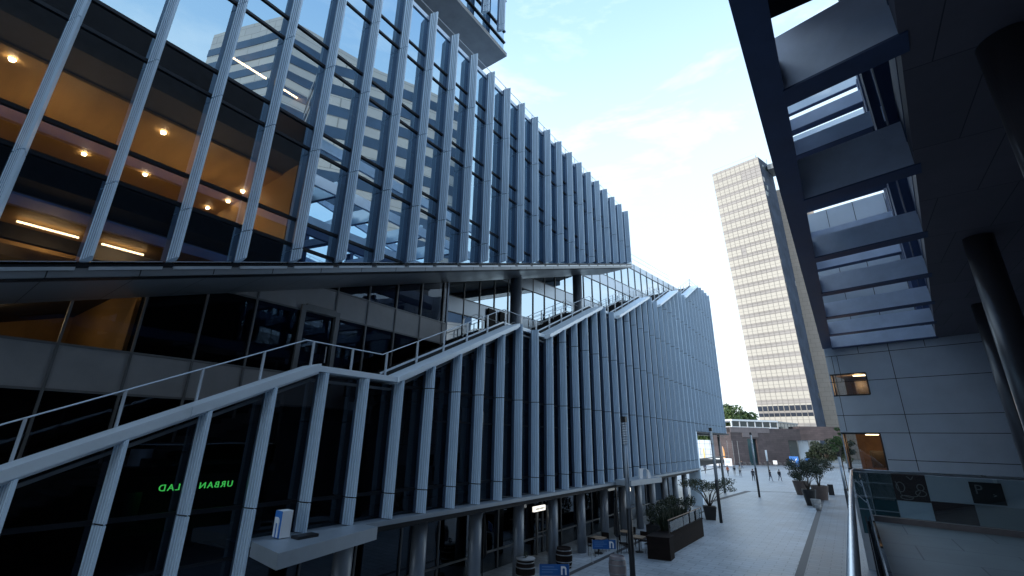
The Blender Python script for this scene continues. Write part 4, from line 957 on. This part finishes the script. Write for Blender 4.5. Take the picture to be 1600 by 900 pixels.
# ================================================================ PEOPLE
def person(loc, rz, h, stride, top, legs, label, arm=.35, pack=False):
    t = thing('person', loc, label, 'person', None, rz)
    k = h/1.75; s = stride
    J = dict(pel=(0, 0, .95), sp=(0, .02, 1.18), ch=(0, .03, 1.38), nk=(0, .04, 1.50), hd=(0, .06, 1.62), ht=(0, .06, 1.70),
             hl=(-.09, 0, .92), hr=(.09, 0, .92), kl=(-.10, .22*s, .52), kr=(.10, -.05*s, .50), al=(-.10, .26*s, .10), ar=(.10, -.34*s, .16), tl=(-.11, .26*s+.17, .04), tr=(.11, -.34*s+.14, .04),
             sl=(-.19, .02, 1.42), sr=(.19, .02, 1.42), el=(-.25, -.10*s, 1.14), er=(.25, .10*s, 1.14), wl=(-.26, -.02-.1*s+arm*.2, .92), wr=(.26, .2*s, .94), fl=(-.26, .03-.1*s+arm*.2, .83), fr=(.26, .26*s, .86))
    rad = dict(pel=.15, sp=.13, ch=.15, nk=.055, hd=.095, ht=.085, hl=.10, hr=.10, kl=.06, kr=.06, al=.042, ar=.042, tl=.04, tr=.04, sl=.065, sr=.065, el=.045, er=.045, wl=.03, wr=.03, fl=.035, fr=.035)
    E_ = [('pel', 'sp'), ('sp', 'ch'), ('ch', 'nk'), ('nk', 'hd'), ('hd', 'ht'), ('pel', 'hl'), ('pel', 'hr'), ('hl', 'kl'), ('hr', 'kr'), ('kl', 'al'), ('kr', 'ar'), ('al', 'tl'), ('ar', 'tr'), ('ch', 'sl'), ('ch', 'sr'), ('sl', 'el'), ('sr', 'er'), ('el', 'wl'), ('er', 'wr'), ('wl', 'fl'), ('wr', 'fr')]
    names = list(J); me = bpy.data.meshes.new('body'); me.from_pydata([Vector(J[n])*k for n in names], [(names.index(a), names.index(b)) for a, b in E_], [])
    o = bpy.data.objects.new('tmp', me); col.objects.link(o); mod = o.modifiers.new('s', 'SKIN'); 
    for i_, n in enumerate(names): sv = me.skin_vertices[0].data[i_]; sv.radius = (rad[n]*k*(1.15 if n in ('ch', 'pel') else 1), rad[n]*k*(.8 if n in ('ch', 'pel', 'sp') else 1)); sv.use_root = (n == 'pel')
    o.modifiers.new('u', 'SUBSURF').levels = 1; bpy.context.view_layer.update()
    m2 = bpy.data.meshes.new_from_object(o.evaluated_get(bpy.context.evaluated_depsgraph_get())); bpy.data.objects.remove(o)
    m2.materials.clear()
    for q in (M[top], M[legs], M['skin'], M['black']): m2.materials.append(q)
    for p in m2.polygons:
        z = p.center.z/k; p.material_index = 2 if (z > 1.49 or (abs(p.center.x) > .2*k and z < .93)) else 3 if z < .09 else 1 if z < .98 and abs(p.center.x) < .2*k else 0; p.use_smooth = True
    b = bpy.data.objects.new('body', m2); col.objects.link(b); b.parent = t
    q = MB(); q.lathe([(.02, .13), (.075, .10), (.105, .03), (.10, -.06)][::-1], (0, .035*k, 1.67*k), 12); ho = q.build('hair', M['hair'], None, True); ho.parent = t
    if pack: q = MB(); q.box(-.15*k, .15*k, -.26*k, -.09*k, 1.05*k, 1.45*k); po2 = q.build('backpack', M['black'], None); po2.parent = t
    return t
person((-13.0, 82.8, 0), R(200), 1.78, 1.0, 'cloth_dark', 'cloth_dark', 'person in dark clothes striding just left of the third lamp post')
person((-10.95, 85.0, 0), R(235), 1.64, .8, 'cloth_dark', 'cloth_navy', 'person in dark clothes walking, left one of the pair right of the third lamp post')
person((-9.8, 86.2, 0), R(215), 1.68, .9, 'cloth_dark', 'cloth_navy', 'person with a backpack, right one of the pair right of the third lamp post', pack=True)
person((-18.3, 91.5, 0), R(150), 1.72, .4, 'cloth_orange', 'cloth_dark', 'person in an orange top in the group near the office corner')
person((-17.4, 92.4, 0), R(210), 1.66, .3, 'cloth_dark', 'cloth_pale', 'person in a dark top and pale trousers, middle of the group near the office corner')
person((-16.6, 92.9, 0), R(190), 1.75, .5, 'cloth_pale', 'cloth_dark', 'person in a pale top, right of the group near the office corner')
person((-22.8, 94.4, 0), R(170), 1.7, .9, 'cloth_navy', 'cloth_dark', 'person in navy seen below the overhang between posts')
person((-26.5, 104, 0), R(90), 1.7, .8, 'cloth_dark', 'cloth_dark', 'person in black walking past the white posters')

for x, y, rz_, h_, st, a_, b_, lab in ((-27.8, 108, 80, 1.68, .3, 'cloth_pale', 'cloth_navy', 'person in a pale top standing by the feather flags'), (-24.0, 112, 260, 1.74, .2, 'cloth_navy', 'cloth_dark', 'person in navy standing beneath the orange flag'), (-20.5, 118, 120, 1.7, .7, 'cloth_dark', 'cloth_navy', 'person in dark clothes near the left end of the bicycles'), (-7.0, 112, 200, 1.72, .8, 'cloth_pale', 'cloth_dark', 'person in a pale top walking by the small blue sign')):
    person((x, y, 0), R(rz_), h_, st, a_, b_, lab)
# bicycles parked in front of the stone building
def bicycle(label):
    t = thing('bicycle', (0, 0, 0), label, 'bicycle', 'bicycles parked along the stone building')
    for y in (-.52, .52):
        q = MB(); q.tube([(0, y+.33*math.cos(a*math.pi/8), .34+.33*math.sin(a*math.pi/8)) for a in range(17)], .02, 5, None, False); wo = q.build('wheel', M['black'], t)
    q = MB(); 
    for a, b in (((0, -.52, .34), (0, -.15, .82)), ((0, -.52, .34), (0, 0, .3)), ((0, 0, .3), (0, -.15, .85)), ((0, 0, .3), (0, .4, .78)), ((0, -.13, .78), (0, .4, .82)), ((0, .52, .34), (0, .38, .95))): q.tube([a, b], .018, 5)
    q.build('frame', M['mull_light'], t)
    q = MB(); q.tube([(-.27, .3, 1.0), (0, .38, .97), (.27, .3, 1.0)], .014, 5); q.build('handlebar', M['black'], t)
    q = MB(); q.box(-.06, .06, -.28, -.02, .86, .91); q.build('saddle', M['black'], t)
    return t
bk = bicycle('bicycle parked in the row before the stone building'); bks = [(-23.2+1.0*k, 131.0+1.05*k) for k in range(15)]
for k, (x, y) in enumerate(bks):
    o = bk if k == 0 else copy_tree(bk); o.location = (x, y, 0); o.rotation_euler.z = R(35+((k*37) % 20)); o['label'] = 'bicycle parked in the row before the stone building'
def post_sign(name, x, y, h, w_s, h_s, m, label, cat='sign', z0=None, deco=None):
    t = thing(name, (x, y, 0), label, cat); q = MB(); q.tube([(x, y, 0), (x, y, h)], .05, 6); q.build('post', M['mull_light'], t); q = MB(); q.box(x-w_s/2, x+w_s/2, y-.08, y-.05, h-h_s, h); q.build('plate', M[m], t)
    if deco == 'tick':
        q = MB(); q.bar((x-w_s*.25, y-.09, h-h_s*.45), (x-w_s*.05, y-.09, h-h_s*.6), .01, .14); q.bar((x-w_s*.05, y-.09, h-h_s*.6), (x+w_s*.3, y-.09, h-h_s*.2), .01, .14); q.bar((x-w_s*.35, y-.09, h-h_s*.85), (x+w_s*.35, y-.09, h-h_s*.85), .01, .25); q.build('mark', M['white'], t)
    return t
post_sign('poster_sign', -10.4, 120, 2.9, 1.7, 2.1, 'blue', 'blue sign board with a white tick mark before the stone building', deco='tick')
post_sign('poster_sign', -8.2, 124, 2.5, .8, .7, 'blue', 'small blue sign right of the tick board')
post_sign('poster_sign', -14.2, 121, 1.9, .8, .8, 'white', 'small white sign between the short lamp and the tick board')
for k, (x, y, m_) in enumerate(((-29.4, 121.6, 'flag_y'), (-25.1, 122.5, 'flag_o'))):
    t = thing('beach_flag', (x, y, 0), ['pale yellow feather flag below the overhang', 'orange feather flag below the overhang'][k], 'flag', 'feather flags'); q = MB(); q.tube([(x, y, 0), (x, y, 4.6)], .035, 6); q.build('pole', M['white'], t)
    q = MB(); q.face([(x, y-.02, 1.5), (x+.42, y-.02, 1.6), (x+.36, y-.02, 3.6), (x+.1, y-.02, 4.6), (x, y-.02, 4.6)]); q.prism([(x, y), (x+.34, y), (x+.34, y+.015), (x, y+.015)], 1.6, 3.6); q.build('cloth', M[m_], t)
for k in range(6):
    x = -33.5+k*1.95; y = 117+k*.6
    t = thing('poster_board', (x, y, 0), 'white poster board in the row beneath the feather flags', 'poster board', 'white poster boards'); q = MB(); q.box(x-.85, x+.85, y, y+.08, .35, 2.0); q.build('board', M['white'], t)
    q = MB(); q.box(x-.5, x+.5, y-.01, y-.002, .9, 1.6); q.build('print', M['panel_far'] if k % 2 else M['pot_grey'], t); q = MB(); q.box(x-.8, x-.74, y, y+.08, 0, .35); q.box(x+.74, x+.8, y, y+.08, 0, .35); q.build('feet', M['black'], t)
for k in range(3):
    x = -24.2+k*1.0; y = 124+k*.8
    t = thing('flagpole', (x, y, 0), ['thin bare pole, left of three by the stone building', 'thin bare pole, middle of three by the stone building', 'thin bare pole, right of three by the stone building'][k], 'pole', 'bare poles'); q = MB(); q.tube([(x, y, 0), (x, y, 5.8)], .05, 6); q.build('pole', M['mull_light'], t); q = MB(); q.lathe([(.09, 0), (.09, .1)], (x, y, 5.8), 8); q.build('knob', M['mull_light'], t)
